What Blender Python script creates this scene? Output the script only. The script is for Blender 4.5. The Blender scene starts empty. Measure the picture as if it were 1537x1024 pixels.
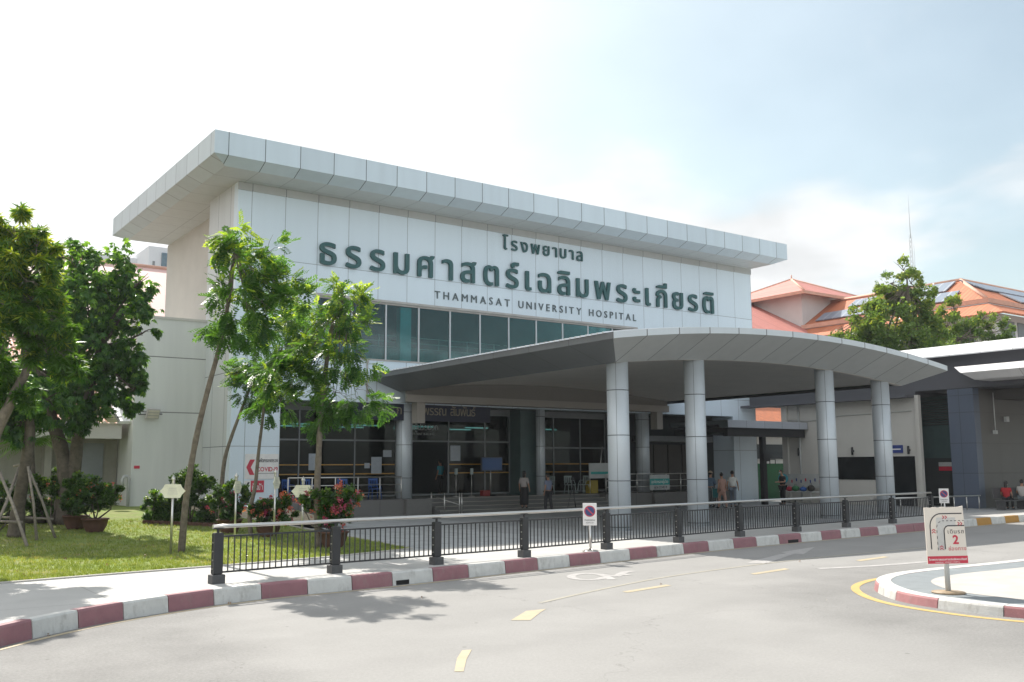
import bpy, math, random
import numpy as np
from mathutils import Vector, Matrix
R = math.radians
S = bpy.context.scene
COL = S.collection

# ------------------------------------------------------------------ camera, sky, sun, exposure
F_PX, YAW, PITCH, ROLL, CAM_H = 1427.6, 0.6211, 0.1313, -0.0054, 2.15
def cam_axes():
    f = Vector((math.sin(YAW)*math.cos(PITCH), math.cos(YAW)*math.cos(PITCH), math.sin(PITCH)))
    r = Vector((math.cos(YAW), -math.sin(YAW), 0)); u = r.cross(f)
    c, s = math.cos(ROLL), math.sin(ROLL)
    return f, c*r+s*u, -s*r+c*u
FW, RT, UP = cam_axes()
cam = bpy.data.cameras.new('camera'); camo = bpy.data.objects.new('camera', cam); COL.objects.link(camo)
cam.sensor_width = 36; cam.lens = 36*F_PX/1537; cam.clip_end = 3000; cam.clip_start = .1
m = Matrix((RT, UP, -FW)).transposed().to_4x4(); m.translation = (0, 0, CAM_H); camo.matrix_world = m
S.camera = camo

SUN_EL, SUN_AZ = R(46), R(4)          # azimuth measured from +Y towards +X
w = bpy.data.worlds.new('World'); S.world = w; w.use_nodes = True
nt = w.node_tree; N = nt.nodes; L = nt.links
bg = N['Background']
sky = N.new('ShaderNodeTexSky'); sky.sky_type = 'NISHITA'; sky.sun_disc = False
sky.sun_elevation = SUN_EL; sky.sun_rotation = SUN_AZ; sky.air_density = 1.0; sky.dust_density = 2.5; sky.ozone_density = 1.0
def mth(op, a, b=None, c=None, NN=None, LL=None):
    n = (NN or N).new('ShaderNodeMath'); n.operation = op
    for i, v in enumerate((a, b, c)):
        if v is None: continue
        if hasattr(v, 'links') or hasattr(v, 'is_linked'): (LL or L).new(v, n.inputs[i])
        else: n.inputs[i].default_value = v
    return n.outputs[0]
tc = N.new('ShaderNodeTexCoord'); sp = N.new('ShaderNodeSeparateXYZ'); L.new(tc.outputs['Generated'], sp.inputs[0])
zz = mth('ADD', mth('MAXIMUM', sp.outputs[2], 0.0), 0.22)
cb = N.new('ShaderNodeCombineXYZ'); L.new(mth('DIVIDE', sp.outputs[0], zz), cb.inputs[0]); L.new(mth('DIVIDE', sp.outputs[1], zz), cb.inputs[1])
nz = N.new('ShaderNodeTexNoise'); nz.inputs['Scale'].default_value = 1.15; nz.inputs['Detail'].default_value = 8; nz.inputs['Roughness'].default_value = .52; nz.inputs['Distortion'].default_value = .25
mp = N.new('ShaderNodeMapping'); mp.inputs['Location'].default_value = (1.3, 2.2, 0); L.new(cb.outputs[0], mp.inputs[0]); L.new(mp.outputs[0], nz.inputs['Vector'])
# cloud cover thicker towards -X+Y (left of the view), thinner towards +X
dt = N.new('ShaderNodeVectorMath'); dt.operation = 'DOT_PRODUCT'; L.new(tc.outputs['Generated'], dt.inputs[0]); dt.inputs[1].default_value = (0.80, -0.58, 0.0)
cov = mth('SUBTRACT', mth('ADD', mth('MULTIPLY', nz.outputs['Fac'], 1.7), -.35), mth('MULTIPLY', dt.outputs['Value'], 0.34))
mr = N.new('ShaderNodeMapRange'); mr.interpolation_type = 'SMOOTHSTEP'; L.new(cov, mr.inputs[0]); mr.inputs[1].default_value = .34; mr.inputs[2].default_value = .60
mr.inputs[3].default_value = 0.22
sv = N.new('ShaderNodeVectorMath'); sv.operation = 'DOT_PRODUCT'; L.new(tc.outputs['Generated'], sv.inputs[0])
sv.inputs[1].default_value = (math.sin(SUN_AZ)*math.cos(SUN_EL), math.cos(SUN_AZ)*math.cos(SUN_EL), math.sin(SUN_EL))
glow = mth('POWER', mth('MAXIMUM', sv.outputs['Value'], 0.0), 6.0)
back_fill = mth('MAXIMUM', mth('MULTIPLY', sp.outputs[1], -1.0), 0.0)  # brightness added to the unseen sky behind the camera, filling the shaded front
cl = mth('ADD', mth('ADD', mth('MULTIPLY', glow, 2.0), mth('MULTIPLY', back_fill, 7.0)), 4.7)
n2 = N.new('ShaderNodeTexNoise'); n2.inputs['Scale'].default_value = 2.4; n2.inputs['Detail'].default_value = 7; n2.inputs['Roughness'].default_value = .5; L.new(mp.outputs[0], n2.inputs['Vector'])
cl = mth('MULTIPLY', cl, mth('ADD', mth('MULTIPLY', n2.outputs['Fac'], 1.1), .42))
cc = N.new('ShaderNodeCombineXYZ')
for i, k in enumerate((1.0, 1.02, 1.035)): L.new(mth('MULTIPLY', cl, k), cc.inputs[i])
mx = N.new('ShaderNodeMix'); mx.data_type = 'RGBA'; L.new(mr.outputs[0], mx.inputs[0]); hz_ = N.new('ShaderNodeMix'); hz_.data_type = 'RGBA'; hz_.blend_type = 'MULTIPLY'; hz_.inputs[0].default_value = 1; L.new(sky.outputs[0], hz_.inputs[6]); hz_.inputs[7].default_value = (.74, .81, .71, 1); L.new(hz_.outputs[2], mx.inputs[6]); L.new(cc.outputs[0], mx.inputs[7])
L.new(mx.outputs[2], bg.inputs[0]); bg.inputs[1].default_value = 0.10
sun = bpy.data.lights.new('sun', 'SUN'); sun.energy = 3.3; sun.angle = R(.55); sun.color = (1, .95, .87)
so = bpy.data.objects.new('sun', sun); COL.objects.link(so)
sd = Vector((math.sin(SUN_AZ)*math.cos(SUN_EL), math.cos(SUN_AZ)*math.cos(SUN_EL), math.sin(SUN_EL)))
so.rotation_euler = sd.to_track_quat('Z', 'Y').to_euler(); so.location = (0, 0, 60)
S.view_settings.view_transform = 'Standard'; S.view_settings.look = 'None'; S.view_settings.exposure = 1.12; S.view_settings.gamma = 1
S.cycles.max_bounces = 8; S.cycles.transparent_max_bounces = 16; S.cycles.use_denoising = True

# ------------------------------------------------------------------ helpers
def ray(px, py): return FW + RT*((px-768.5)/F_PX) - UP*((py-512)/F_PX)
def gz(px, py, z=.15):
    d = ray(px, py); t = (z-CAM_H)/d.z; return Vector((d.x*t, d.y*t, z))
def onY(px, py, Y):
    d = ray(px, py); t = Y/d.y; return Vector((d.x*t, Y, CAM_H+d.z*t))
def onX(px, py, X):
    d = ray(px, py); t = X/d.x; return Vector((X, d.y*t, CAM_H+d.z*t))
def ft(px, py, t): return ray(px, py)*t + Vector((0, 0, CAM_H))
def fdepth(p): return (Vector(p)-Vector((0, 0, CAM_H))).dot(FW)

def tag(o, label=None, cat=None, group=None, kind=None):
    if label: o['label'] = label
    if cat: o['category'] = cat
    if group: o['group'] = group
    if kind: o['kind'] = kind
    return o
def empty(name, loc, label, cat, group=None, rz=0, kind=None):
    o = bpy.data.objects.new(name, None); COL.objects.link(o); o.location = loc; o.rotation_euler.z = rz
    o.empty_display_size = .2
    return tag(o, label, cat, group, kind)

class MB:
    def __init__(s): s.v = []; s.f = []; s.m = []; s.sm = []
    def add(s, vs, fs, mi=0, smooth=False):
        b = len(s.v); s.v += [tuple(v) for v in vs]
        for f in fs: s.f.append(tuple(b+i for i in f)); s.m.append(mi); s.sm.append(smooth)
        return s
    def box(s, x0, y0, z0, x1, y1, z1, mi=0):
        v = [(x, y, z) for z in (z0, z1) for y in (y0, y1) for x in (x0, x1)]
        return s.add(v, [(0, 2, 3, 1), (4, 5, 7, 6), (0, 1, 5, 4), (2, 6, 7, 3), (0, 4, 6, 2), (1, 3, 7, 5)], mi)
    def obox(s, c, d, rz=0, mi=0, M=None):
        v = [Vector((x*d[0]/2, y*d[1]/2, z*d[2]/2)) for z in (-1, 1) for y in (-1, 1) for x in (-1, 1)]
        M = M or Matrix.Rotation(rz, 3, 'Z')
        v = [M @ p + Vector(c) for p in v]
        return s.add(v, [(0, 2, 3, 1), (4, 5, 7, 6), (0, 1, 5, 4), (2, 6, 7, 3), (0, 4, 6, 2), (1, 3, 7, 5)], mi)
    def tube(s, pts, rad, n=8, mi=0, cap=True):
        pts = [Vector(p) for p in pts]
        if not hasattr(rad, '__len__'): rad = [rad]*len(pts)
        rings = []; prev = None
        for i, p in enumerate(pts):
            a = pts[max(i-1, 0)]; b = pts[min(i+1, len(pts)-1)]; d = (b-a).normalized()
            if prev is None:
                q = Vector((0, 0, 1)) if abs(d.z) < .9 else Vector((1, 0, 0)); u = d.cross(q).normalized()
            else: u = (prev - d*prev.dot(d)).normalized()
            prev = u; vv = d.cross(u)
            rings.append([p + (u*math.cos(2*math.pi*k/n)+vv*math.sin(2*math.pi*k/n))*rad[i] for k in range(n)])
        vs = [q for r in rings for q in r]; fs = []
        for i in range(len(pts)-1):
            for k in range(n):
                fs.append((i*n+k, i*n+(k+1) % n, (i+1)*n+(k+1) % n, (i+1)*n+k))
        s.add(vs, fs, mi, True)
        if cap:
            b = len(s.v)-len(vs)
            s.f.append(tuple(b+k for k in range(n))[::-1]); s.m.append(mi); s.sm.append(False)
            s.f.append(tuple(b+(len(pts)-1)*n+k for k in range(n))); s.m.append(mi); s.sm.append(False)
        return s
    def cyl(s, x, y, z0, z1, r, n=24, mi=0, r1=None):
        return s.tube([(x, y, z0), (x, y, z1)], [r, r if r1 is None else r1], n, mi)
    def lathe(s, prof, c=(0, 0, 0), n=20, mi=0):
        vs = []; fs = []
        for r, z in prof:
            for k in range(n):
                a = 2*math.pi*k/n; vs.append((c[0]+r*math.cos(a), c[1]+r*math.sin(a), c[2]+z))
        for i in range(len(prof)-1):
            for k in range(n): fs.append((i*n+k, i*n+(k+1) % n, (i+1)*n+(k+1) % n, (i+1)*n+k))
        return s.add(vs, fs, mi, True)
    def ell(s, c, r, n=12, mi=0, M=None, zmin=-1, jit=0, rng=None):
        vs = []; fs = []; mm = max(6, n//2+2)
        for i in range(mm+1):
            ph = -math.pi/2+math.pi*i/mm
            ph = max(ph, math.asin(zmin)) if zmin > -1 else ph
            for k in range(n):
                a = 2*math.pi*k/n; q = Vector((math.cos(ph)*math.cos(a)*r[0], math.cos(ph)*math.sin(a)*r[1], math.sin(ph)*r[2]))
                if jit: q *= 1+rng.uniform(-jit, jit)
                if M: q = M @ q
                vs.append(q+Vector(c))
        for i in range(mm):
            for k in range(n): fs.append((i*n+k, i*n+(k+1) % n, (i+1)*n+(k+1) % n, (i+1)*n+k))
        return s.add(vs, fs, mi, True)
    def prism(s, poly, z0, z1, mi=0, mside=None):
        n = len(poly); vs = [(p[0], p[1], z0) for p in poly]+[(p[0], p[1], z1) for p in poly]
        s.add(vs, [tuple(range(n))[::-1], tuple(range(n, 2*n))], mi)
        b = len(s.v)-2*n
        for k in range(n):
            s.f.append((b+k, b+(k+1) % n, b+n+(k+1) % n, b+n+k)); s.m.append(mi if mside is None else mside); s.sm.append(False)
        return s
    def poly(s, pts, mi=0): return s.add(pts, [tuple(range(len(pts)))], mi)
    def slab(s, pts, th, mi=0):
        """flat polygon given thickness along its normal"""
        p = [Vector(q) for q in pts]; n = (p[1]-p[0]).cross(p[2]-p[0]).normalized()*th; k = len(p)
        return s.add(p+[q-n for q in p], [tuple(range(k)), tuple(range(k, 2*k))[::-1]]+[(i, k+i, k+(i+1) % k, (i+1) % k) for i in range(k)], mi)
    def build(s, name, mats, parent=None, world=True, bevel=0):
        me = bpy.data.meshes.new(name); me.from_pydata(s.v, [], s.f)
        if not isinstance(mats, (list, tuple)): mats = [mats]
        for q in mats: me.materials.append(q)
        me.polygons.foreach_set('material_index', s.m); me.polygons.foreach_set('use_smooth', s.sm); me.update()
        o = bpy.data.objects.new(name, me); COL.objects.link(o)
        if parent is not None:
            o.parent = parent
            if world:
                off = Vector((0, 0, 0)); p = parent
                while p is not None: off += p.location; p = p.parent
                o.location = -off
        if bevel:
            b = o.modifiers.new('bevel', 'BEVEL'); b.width = bevel; b.segments = 2; b.limit_method = 'ANGLE'; b.angle_limit = R(40)
        return o
def struct(name, mb, mats, **k): return tag(mb.build(name, mats, **k), kind='structure')
def copy_tree(o, parent=None):
    c = o.copy(); COL.objects.link(c)
    if parent is not None: c.parent = parent
    for ch in [q for q in KIDS.get(o.name, [])]: copy_tree(ch, c)
    return c
KIDS = {}
def index_kids():
    KIDS.clear()
    for o in bpy.data.objects:
        if o.parent: KIDS.setdefault(o.parent.name, []).append(o)

# ------------------------------------------------------------------ materials
def mat(name, col, rough=.6, metal=0, var=.12, scale=2.5, bump=0, bscale=40, spec=.5, dirt=0, coat=0):
    m = bpy.data.materials.new(name); m.use_nodes = True; t = m.node_tree; n = t.nodes; l = t.links
    b = n['Principled BSDF']; b.inputs['Roughness'].default_value = rough; b.inputs['Metallic'].default_value = metal
    b.inputs['Specular IOR Level'].default_value = spec
    g = n.new('ShaderNodeNewGeometry'); z = n.new('ShaderNodeTexNoise'); z.inputs['Scale'].default_value = scale; z.inputs['Detail'].default_value = 6; z.inputs['Roughness'].default_value = .6
    l.new(g.outputs['Position'], z.inputs['Vector'])
    r = n.new('ShaderNodeMapRange'); l.new(z.outputs['Fac'], r.inputs[0]); r.inputs[1].default_value = .3; r.inputs[2].default_value = .7; r.inputs[3].default_value = 1-var; r.inputs[4].default_value = 1+var
    h = n.new('ShaderNodeVectorMath'); h.operation = 'SCALE'; h.inputs[0].default_value = col[:3]; l.new(r.outputs[0], h.inputs['Scale'])
    l.new(h.outputs[0], b.inputs['Base Color'])
    rr = n.new('ShaderNodeMapRange'); l.new(z.outputs['Fac'], rr.inputs[0]); rr.inputs[3].default_value = max(rough-.1, .02); rr.inputs[4].default_value = min(rough+.12, 1); l.new(rr.outputs[0], b.inputs['Roughness'])
    if bump:
        z2 = n.new('ShaderNodeTexNoise'); z2.inputs['Scale'].default_value = bscale; z2.inputs['Detail'].default_value = 5; l.new(g.outputs['Position'], z2.inputs['Vector'])
        bp = n.new('ShaderNodeBump'); bp.inputs['Strength'].default_value = bump; bp.inputs['Distance'].default_value = .02; l.new(z2.outputs['Fac'], bp.inputs['Height']); l.new(bp.outputs[0], b.inputs['Normal'])
    m['c'] = 1
    return m
def panel_mat(name, col, axis='X', step=1.44, off=13.29, zs=(), lw=.014, line=(.10, .12, .13), rough=.45, metal=0, pvar=.04, streak=.07, ystep=None, yoff=0):
    """cladding: joints every step along axis and at heights zs, slight tone change panel to panel, faint rain streaks"""
    m = bpy.data.materials.new(name); m.use_nodes = True; t = m.node_tree; n = t.nodes; l = t.links
    b = n['Principled BSDF']; b.inputs['Roughness'].default_value = rough; b.inputs['Metallic'].default_value = metal
    g = n.new('ShaderNodeNewGeometry'); s = n.new('ShaderNodeSeparateXYZ'); l.new(g.outputs['Position'], s.inputs[0])
    M = lambda op, a, bb=None: mth(op, a, bb, None, n, l)
    ax = s.outputs['XYZ'.index(axis)]
    u = M('DIVIDE', M('SUBTRACT', ax, off), step)
    d = M('MULTIPLY', M('ABSOLUTE', M('SUBTRACT', M('FRACT', M('ADD', u, .5)), .5)), step)
    ln = M('LESS_THAN', d, lw)
    cell = M('FLOOR', u); row = None
    for z0 in zs:
        ln = M('MAXIMUM', ln, M('LESS_THAN', M('ABSOLUTE', M('SUBTRACT', s.outputs[2], z0)), lw))
        st = M('GREATER_THAN', s.outputs[2], z0); row = st if row is None else M('ADD', row, st)
    if ystep:
        d2 = M('MULTIPLY', M('ABSOLUTE', M('SUBTRACT', M('FRACT', M('ADD', M('DIVIDE', M('SUBTRACT', s.outputs[1], yoff), ystep), .5)), .5)), ystep)
        ln = M('MAXIMUM', ln, M('LESS_THAN', d2, lw))
    wn = n.new('ShaderNodeTexWhiteNoise'); wn.noise_dimensions = '2D'; cx = n.new('ShaderNodeCombineXYZ'); l.new(cell, cx.inputs[0])
    if row is not None: l.new(row, cx.inputs[1])
    l.new(cx.outputs[0], wn.inputs['Vector'])
    mp = n.new('ShaderNodeMapping'); mp.inputs['Scale'].default_value = (1.7, 1.7, .14); l.new(g.outputs['Position'], mp.inputs[0])
    z = n.new('ShaderNodeTexNoise'); z.inputs['Scale'].default_value = 1.6; z.inputs['Detail'].default_value = 5; l.new(mp.outputs[0], z.inputs['Vector'])
    f = M('ADD', M('ADD', 1.0, M('MULTIPLY', M('SUBTRACT', wn.outputs['Value'], .5), pvar*2)), M('MULTIPLY', M('SUBTRACT', z.outputs['Fac'], .5), streak*2.4))
    h = n.new('ShaderNodeVectorMath'); h.operation = 'SCALE'; h.inputs[0].default_value = col; l.new(f, h.inputs['Scale'])
    x = n.new('ShaderNodeMix'); x.data_type = 'RGBA'; l.new(ln, x.inputs[0]); l.new(h.outputs[0], x.inputs[6]); x.inputs[7].default_value = (*line, 1)
    l.new(x.outputs[2], b.inputs['Base Color'])
    bp = n.new('ShaderNodeBump'); bp.inputs['Strength'].default_value = .5; bp.inputs['Distance'].default_value = .01; l.new(M('SUBTRACT', 1.0, ln), bp.inputs['Height']); l.new(bp.outputs[0], b.inputs['Normal'])
    return m
def glass_mat(name, tint, rough=.03, ior=1.5, dark=0):
    m = bpy.data.materials.new(name); m.use_nodes = True; t = m.node_tree; n = t.nodes; l = t.links
    n.remove(n['Principled BSDF']); o = n['Material Output']
    tr = n.new('ShaderNodeBsdfTransparent'); tr.inputs[0].default_value = (*tint, 1)
    gl = n.new('ShaderNodeBsdfGlossy'); gl.inputs['Roughness'].default_value = rough
    z = n.new('ShaderNodeTexNoise'); z.inputs['Scale'].default_value = .7; g = n.new('ShaderNodeNewGeometry'); l.new(g.outputs['Position'], z.inputs['Vector'])
    bp = n.new('ShaderNodeBump'); bp.inputs['Strength'].default_value = .06; bp.inputs['Distance'].default_value = .08; l.new(z.outputs['Fac'], bp.inputs['Height']); l.new(bp.outputs[0], gl.inputs['Normal'])
    fr = n.new('ShaderNodeFresnel'); fr.inputs['IOR'].default_value = ior
    mx = n.new('ShaderNodeMixShader'); l.new(fr.outputs[0], mx.inputs[0]); l.new(tr.outputs[0], mx.inputs[1]); l.new(gl.outputs[0], mx.inputs[2]); l.new(mx.outputs[0], o.inputs[0])
    return m
def leaf_mat(name, dark, light, trans=.45, young=None, gloss=.35):
    """leaf colour runs dark -> light -> young by the per-leaf attribute 'tint'"""
    m = bpy.data.materials.new(name); m.use_nodes = True; t = m.node_tree; n = t.nodes; l = t.links
    b = n['Principled BSDF']; o = n['Material Output']
    a = n.new('ShaderNodeAttribute'); a.attribute_name = 'tint'
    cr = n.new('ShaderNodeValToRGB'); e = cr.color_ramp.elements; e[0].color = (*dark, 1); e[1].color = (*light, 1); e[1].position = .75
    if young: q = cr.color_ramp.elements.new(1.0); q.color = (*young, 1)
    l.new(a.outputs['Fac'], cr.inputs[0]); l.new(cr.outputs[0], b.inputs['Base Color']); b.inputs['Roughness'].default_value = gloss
    b.inputs['Specular IOR Level'].default_value = .4
    tl = n.new('ShaderNodeBsdfTranslucent'); h = n.new('ShaderNodeMix'); h.data_type = 'RGBA'; h.blend_type = 'MULTIPLY'; h.inputs[0].default_value = 1
    l.new(cr.outputs[0], h.inputs[6]); h.inputs[7].default_value = (2.3, 2.1, .75, 1); l.new(h.outputs[2], tl.inputs[0])
    mx = n.new('ShaderNodeMixShader'); mx.inputs[0].default_value = trans; l.new(b.outputs[0], mx.inputs[1]); l.new(tl.outputs[0], mx.inputs[2]); l.new(mx.outputs[0], o.inputs[0])
    return m

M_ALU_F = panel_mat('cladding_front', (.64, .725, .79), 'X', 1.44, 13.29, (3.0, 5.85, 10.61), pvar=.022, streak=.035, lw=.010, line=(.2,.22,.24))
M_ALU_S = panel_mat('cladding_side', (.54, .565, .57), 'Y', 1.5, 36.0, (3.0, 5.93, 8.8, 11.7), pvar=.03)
M_ROOF_F = panel_mat('roof_edge_front', (.52, .60, .65), 'X', 1.44, 11.5, lw=.016, pvar=.05)
M_ROOF_S = panel_mat('roof_edge_side', (.46, .52, .54), 'Y', 1.49, 34.82, lw=.016, pvar=.05)
M_ROOF_U = panel_mat('roof_underside', (.52, .54, .53), 'X', 1.44, 11.5, lw=.01, line=(.25, .25, .25), ystep=1.49, yoff=34.82, pvar=.02)
M_TRIM = mat('grey_trim', (.40, .38, .36), .5)
M_STUCCO = panel_mat('render_wall', (.60, .61, .58), 'X', 200, -90, (4.43, 6.70), lw=.02, line=(.20, .20, .19), rough=.85, pvar=0, streak=.10)
M_STUCCO2 = mat('render_side_wall', (.52, .50, .46), .85, var=.05, scale=1.2)
M_WHITE = mat('white_metal', (.72, .72, .72), .4, var=.04)
M_WHITEP = mat('white_paint', (.74, .72, .70), .6, var=.06, scale=6)
M_STEEL = mat('brushed_steel', (.60, .585, .56), .3, .9, var=.0)
M_BLACK = mat('black_painted_steel', (.022, .023, .026), .45, var=.15, scale=10)
M_BASE = mat('dark_grey_base', (.07, .07, .072), .7, var=.2, scale=12)
M_DKFRAME = mat('window_frame', (.48, .50, .52), .4, .2, var=.05)
M_DARKFR = mat('dim_frame', (.19, .20, .205), .45, .3, var=.08)
M_DKGREEN = mat('dark_green_pillar', (.05, .085, .085), .5)
M_DARK = mat('dark_interior', (.035, .04, .042), .8)
M_INTER = mat('interior_wall', (.14, .22, .25), .8)
M_TEAL = mat('teal_column', (.20, .62, .60), .5)
M_FLOORI = mat('interior_floor', (.20, .24, .23), .3)
M_PLINTH = mat('granite_plinth', (.13, .125, .12), .35, var=.2, scale=30)
M_STEP = mat('granite_step', (.10, .098, .095), .4, var=.2, scale=30)
M_NOSING = mat('step_nosing', (.30, .28, .24), .5)
M_NAVY = mat('navy_banner', (.010, .014, .038), .5)
M_GOLD = mat('pale_gold_letters', (.26, .23, .18), .4, .3)
M_LETTER = mat('green_letters', (.022, .092, .095), .45, var=.05)
M_LETTER2 = mat('grey_letters', (.09, .12, .13), .45, var=.05)
M_RED = mat('red_print', (.50, .03, .06), .5, var=.04)
M_INK = mat('black_print', (.025, .025, .03), .5)
M_BLUEP = mat('blue_print', (.03, .05, .20), .5)
M_TEALP = mat('teal_print', (.03, .30, .27), .5)
M_GREYP = mat('grey_print', (.42, .43, .42), .6)
M_BARK = mat('bark_grey', (.15, .125, .10), .9, var=.35, scale=9, bump=.6, bscale=30)
M_BARKD = mat('bark_brown', (.095, .078, .062), .9, var=.4, scale=7, bump=.7, bscale=22)
M_STAKE = mat('weathered_stake', (.22, .19, .16), .9, var=.3, scale=12)
M_TERRA = mat('terracotta', (.095, .042, .030), .75, var=.25, scale=8)
M_CANSOF = mat('canopy_soffit', (.34, .31, .28), .6, var=.03, scale=.8)
M_CANCEIL = mat('canopy_ceiling', (.72, .67, .61), .75, var=.05, scale=1.0)
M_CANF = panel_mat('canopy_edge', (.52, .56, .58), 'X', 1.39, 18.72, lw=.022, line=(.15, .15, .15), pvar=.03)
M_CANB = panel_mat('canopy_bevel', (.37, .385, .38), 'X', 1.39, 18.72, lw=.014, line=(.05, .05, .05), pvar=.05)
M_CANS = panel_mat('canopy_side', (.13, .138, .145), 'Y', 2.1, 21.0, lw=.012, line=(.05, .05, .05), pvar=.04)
M_SHEET = mat('roof_sheet', (.70, .71, .72), .35, .3)
M_COLM = mat('column_panels', (.52, .56, .59), .42, .2, var=.04, scale=1.2)
M_GROOVE = mat('joint_groove', (.06, .07, .075), .7)
LEAF_Y = leaf_mat('feathery_leaves', (.030, .090, .026), (.10, .215, .045), .5, (.30, .40, .06))
LEAF_D = leaf_mat('broad_leaves', (.028, .085, .026), (.09, .20, .045), .5, (.18, .32, .05))
LEAF_O = leaf_mat('olive_leaves', (.03, .085, .02), (.10, .20, .035), .5, (.27, .32, .05))
LEAF_B = leaf_mat('bush_leaves', (.02, .055, .018), (.07, .15, .025), .35, (.16, .24, .04))
LEAF_F = leaf_mat('far_leaves', (.065, .12, .04), (.15, .24, .07), .4, (.24, .28, .06))
PETAL_P = leaf_mat('magenta_petals', (.32, .03, .10), (.48, .07, .17), .25, (.55, .16, .24))
PETAL_R = leaf_mat('orange_petals', (.38, .06, .06), (.52, .14, .10), .25, (.60, .28, .14))
GRASS = leaf_mat('grass_blades', (.12, .17, .04), (.23, .28, .07), .3, (.36, .33, .14), .6)

# ------------------------------------------------------------------ ground, road, kerb, pavement
def road_mat():
    m = mat('worn_concrete_road', (.275, .268, .258), .85, var=.07, scale=.5, bump=.25, bscale=60, spec=.25); t = m.node_tree; n = t.nodes; l = t.links; b = n['Principled BSDF']
    src = b.inputs['Base Color'].links[0].from_socket
    g = n.new('ShaderNodeNewGeometry'); s = n.new('ShaderNodeSeparateXYZ'); l.new(g.outputs['Position'], s.inputs[0])
    Mm = lambda op, a, bb=None: mth(op, a, bb, None, n, l)
    zz = n.new('ShaderNodeTexNoise'); zz.inputs['Scale'].default_value = .6; zz.inputs['Detail'].default_value = 4; l.new(g.outputs['Position'], zz.inputs['Vector'])
    wob = Mm('MULTIPLY', Mm('SUBTRACT', zz.outputs['Fac'], .5), 2.2)
    # old asphalt patch on the left and a ring of it round the traffic island
    a1, a2 = gz(345, 900, -.1), gz(470, 1024, -.1); dx, dy = (a2-a1).x, (a2-a1).y; ln = math.hypot(dx, dy)
    sd = Mm('ADD', Mm('MULTIPLY', Mm('SUBTRACT', s.outputs[0], a1.x), -dy/ln), Mm('MULTIPLY', Mm('SUBTRACT', s.outputs[1], a1.y), dx/ln))
    r1 = n.new('ShaderNodeMapRange'); r1.interpolation_type = 'SMOOTHSTEP'; l.new(Mm('ADD', Mm('MULTIPLY', sd, -1.0), wob), r1.inputs[0]); r1.inputs[1].default_value = -.3; r1.inputs[2].default_value = 1.2
    ddx = Mm('SUBTRACT', s.outputs[0], 18.0); ddy = Mm('SUBTRACT', s.outputs[1], 6.5)
    dist = Mm('SQRT', Mm('ADD', Mm('MULTIPLY', ddx, ddx), Mm('MULTIPLY', ddy, ddy)))
    r2 = n.new('ShaderNodeMapRange'); r2.interpolation_type = 'SMOOTHSTEP'; l.new(Mm('ADD', dist, wob), r2.inputs[0]); r2.inputs[1].default_value = 7.6; r2.inputs[2].default_value = 5.2
    fac = Mm('MAXIMUM', r1.outputs[0], r2.outputs[0])
    gr = n.new('ShaderNodeTexNoise'); gr.inputs['Scale'].default_value = 28; gr.inputs['Detail'].default_value = 6; gr.inputs['Roughness'].default_value = .75; l.new(g.outputs['Position'], gr.inputs['Vector'])
    gr2 = n.new('ShaderNodeMapRange'); l.new(gr.outputs['Fac'], gr2.inputs[0]); gr2.inputs[1].default_value = .3; gr2.inputs[2].default_value = .7; gr2.inputs[3].default_value = .76; gr2.inputs[4].default_value = 1.2
    pz = n.new('ShaderNodeTexNoise'); pz.inputs['Scale'].default_value = 1.3; pz.inputs['Detail'].default_value = 5; l.new(g.outputs['Position'], pz.inputs['Vector'])
    pr = n.new('ShaderNodeMapRange'); l.new(pz.outputs['Fac'], pr.inputs[0]); pr.inputs[1].default_value = .3; pr.inputs[2].default_value = .7; pr.inputs[3].default_value = .90; pr.inputs[4].default_value = 1.12
    h = n.new('ShaderNodeVectorMath'); h.operation = 'SCALE'; h.inputs[0].default_value = (.205, .20, .193); l.new(Mm('MULTIPLY', gr2.outputs[0], pr.outputs[0]), h.inputs['Scale'])
    # fine grain on the light part too
    g3 = n.new('ShaderNodeMapRange'); l.new(gr.outputs['Fac'], g3.inputs[0]); g3.inputs[1].default_value = .25; g3.inputs[2].default_value = .75; g3.inputs[3].default_value = .88; g3.inputs[4].default_value = 1.12
    h2 = n.new('ShaderNodeVectorMath'); h2.operation = 'SCALE'; l.new(src, h2.inputs[0]); l.new(g3.outputs[0], h2.inputs['Scale'])
    # tyre-worn bands following the kerb direction, a few oil spots
    x = n.new('ShaderNodeMix'); x.data_type = 'RGBA'; l.new(Mm('MULTIPLY', fac, .85), x.inputs[0]); l.new(h2.outputs[0], x.inputs[6]); l.new(h.outputs[0], x.inputs[7])
    vo = n.new('ShaderNodeTexVoronoi'); vo.inputs['Scale'].default_value = 1.1; l.new(g.outputs['Position'], vo.inputs['Vector'])
    sp_ = Mm('MULTIPLY', Mm('LESS_THAN', vo.outputs['Distance'], .035), .5)
    x2 = n.new('ShaderNodeMix'); x2.data_type = 'RGBA'; l.new(sp_, x2.inputs[0]); l.new(x.outputs[2], x2.inputs[6]); x2.inputs[7].default_value = (.10, .095, .09, 1)
    wv = n.new('ShaderNodeVectorMath'); wv.operation = 'ADD'; l.new(g.outputs['Position'], wv.inputs[0]); wz = n.new('ShaderNodeTexNoise'); wz.inputs['Scale'].default_value = 1.2; wz.inputs['Detail'].default_value = 6; l.new(g.outputs['Position'], wz.inputs['Vector']); wm = n.new('ShaderNodeVectorMath'); wm.operation = 'SCALE'; wm.inputs['Scale'].default_value = 1.6; l.new(wz.outputs['Color'], wm.inputs[0]); l.new(wm.outputs[0], wv.inputs[1])
    ve = n.new('ShaderNodeTexVoronoi'); ve.feature = 'DISTANCE_TO_EDGE'; ve.inputs['Scale'].default_value = .16; l.new(wv.outputs[0], ve.inputs['Vector'])
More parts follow.
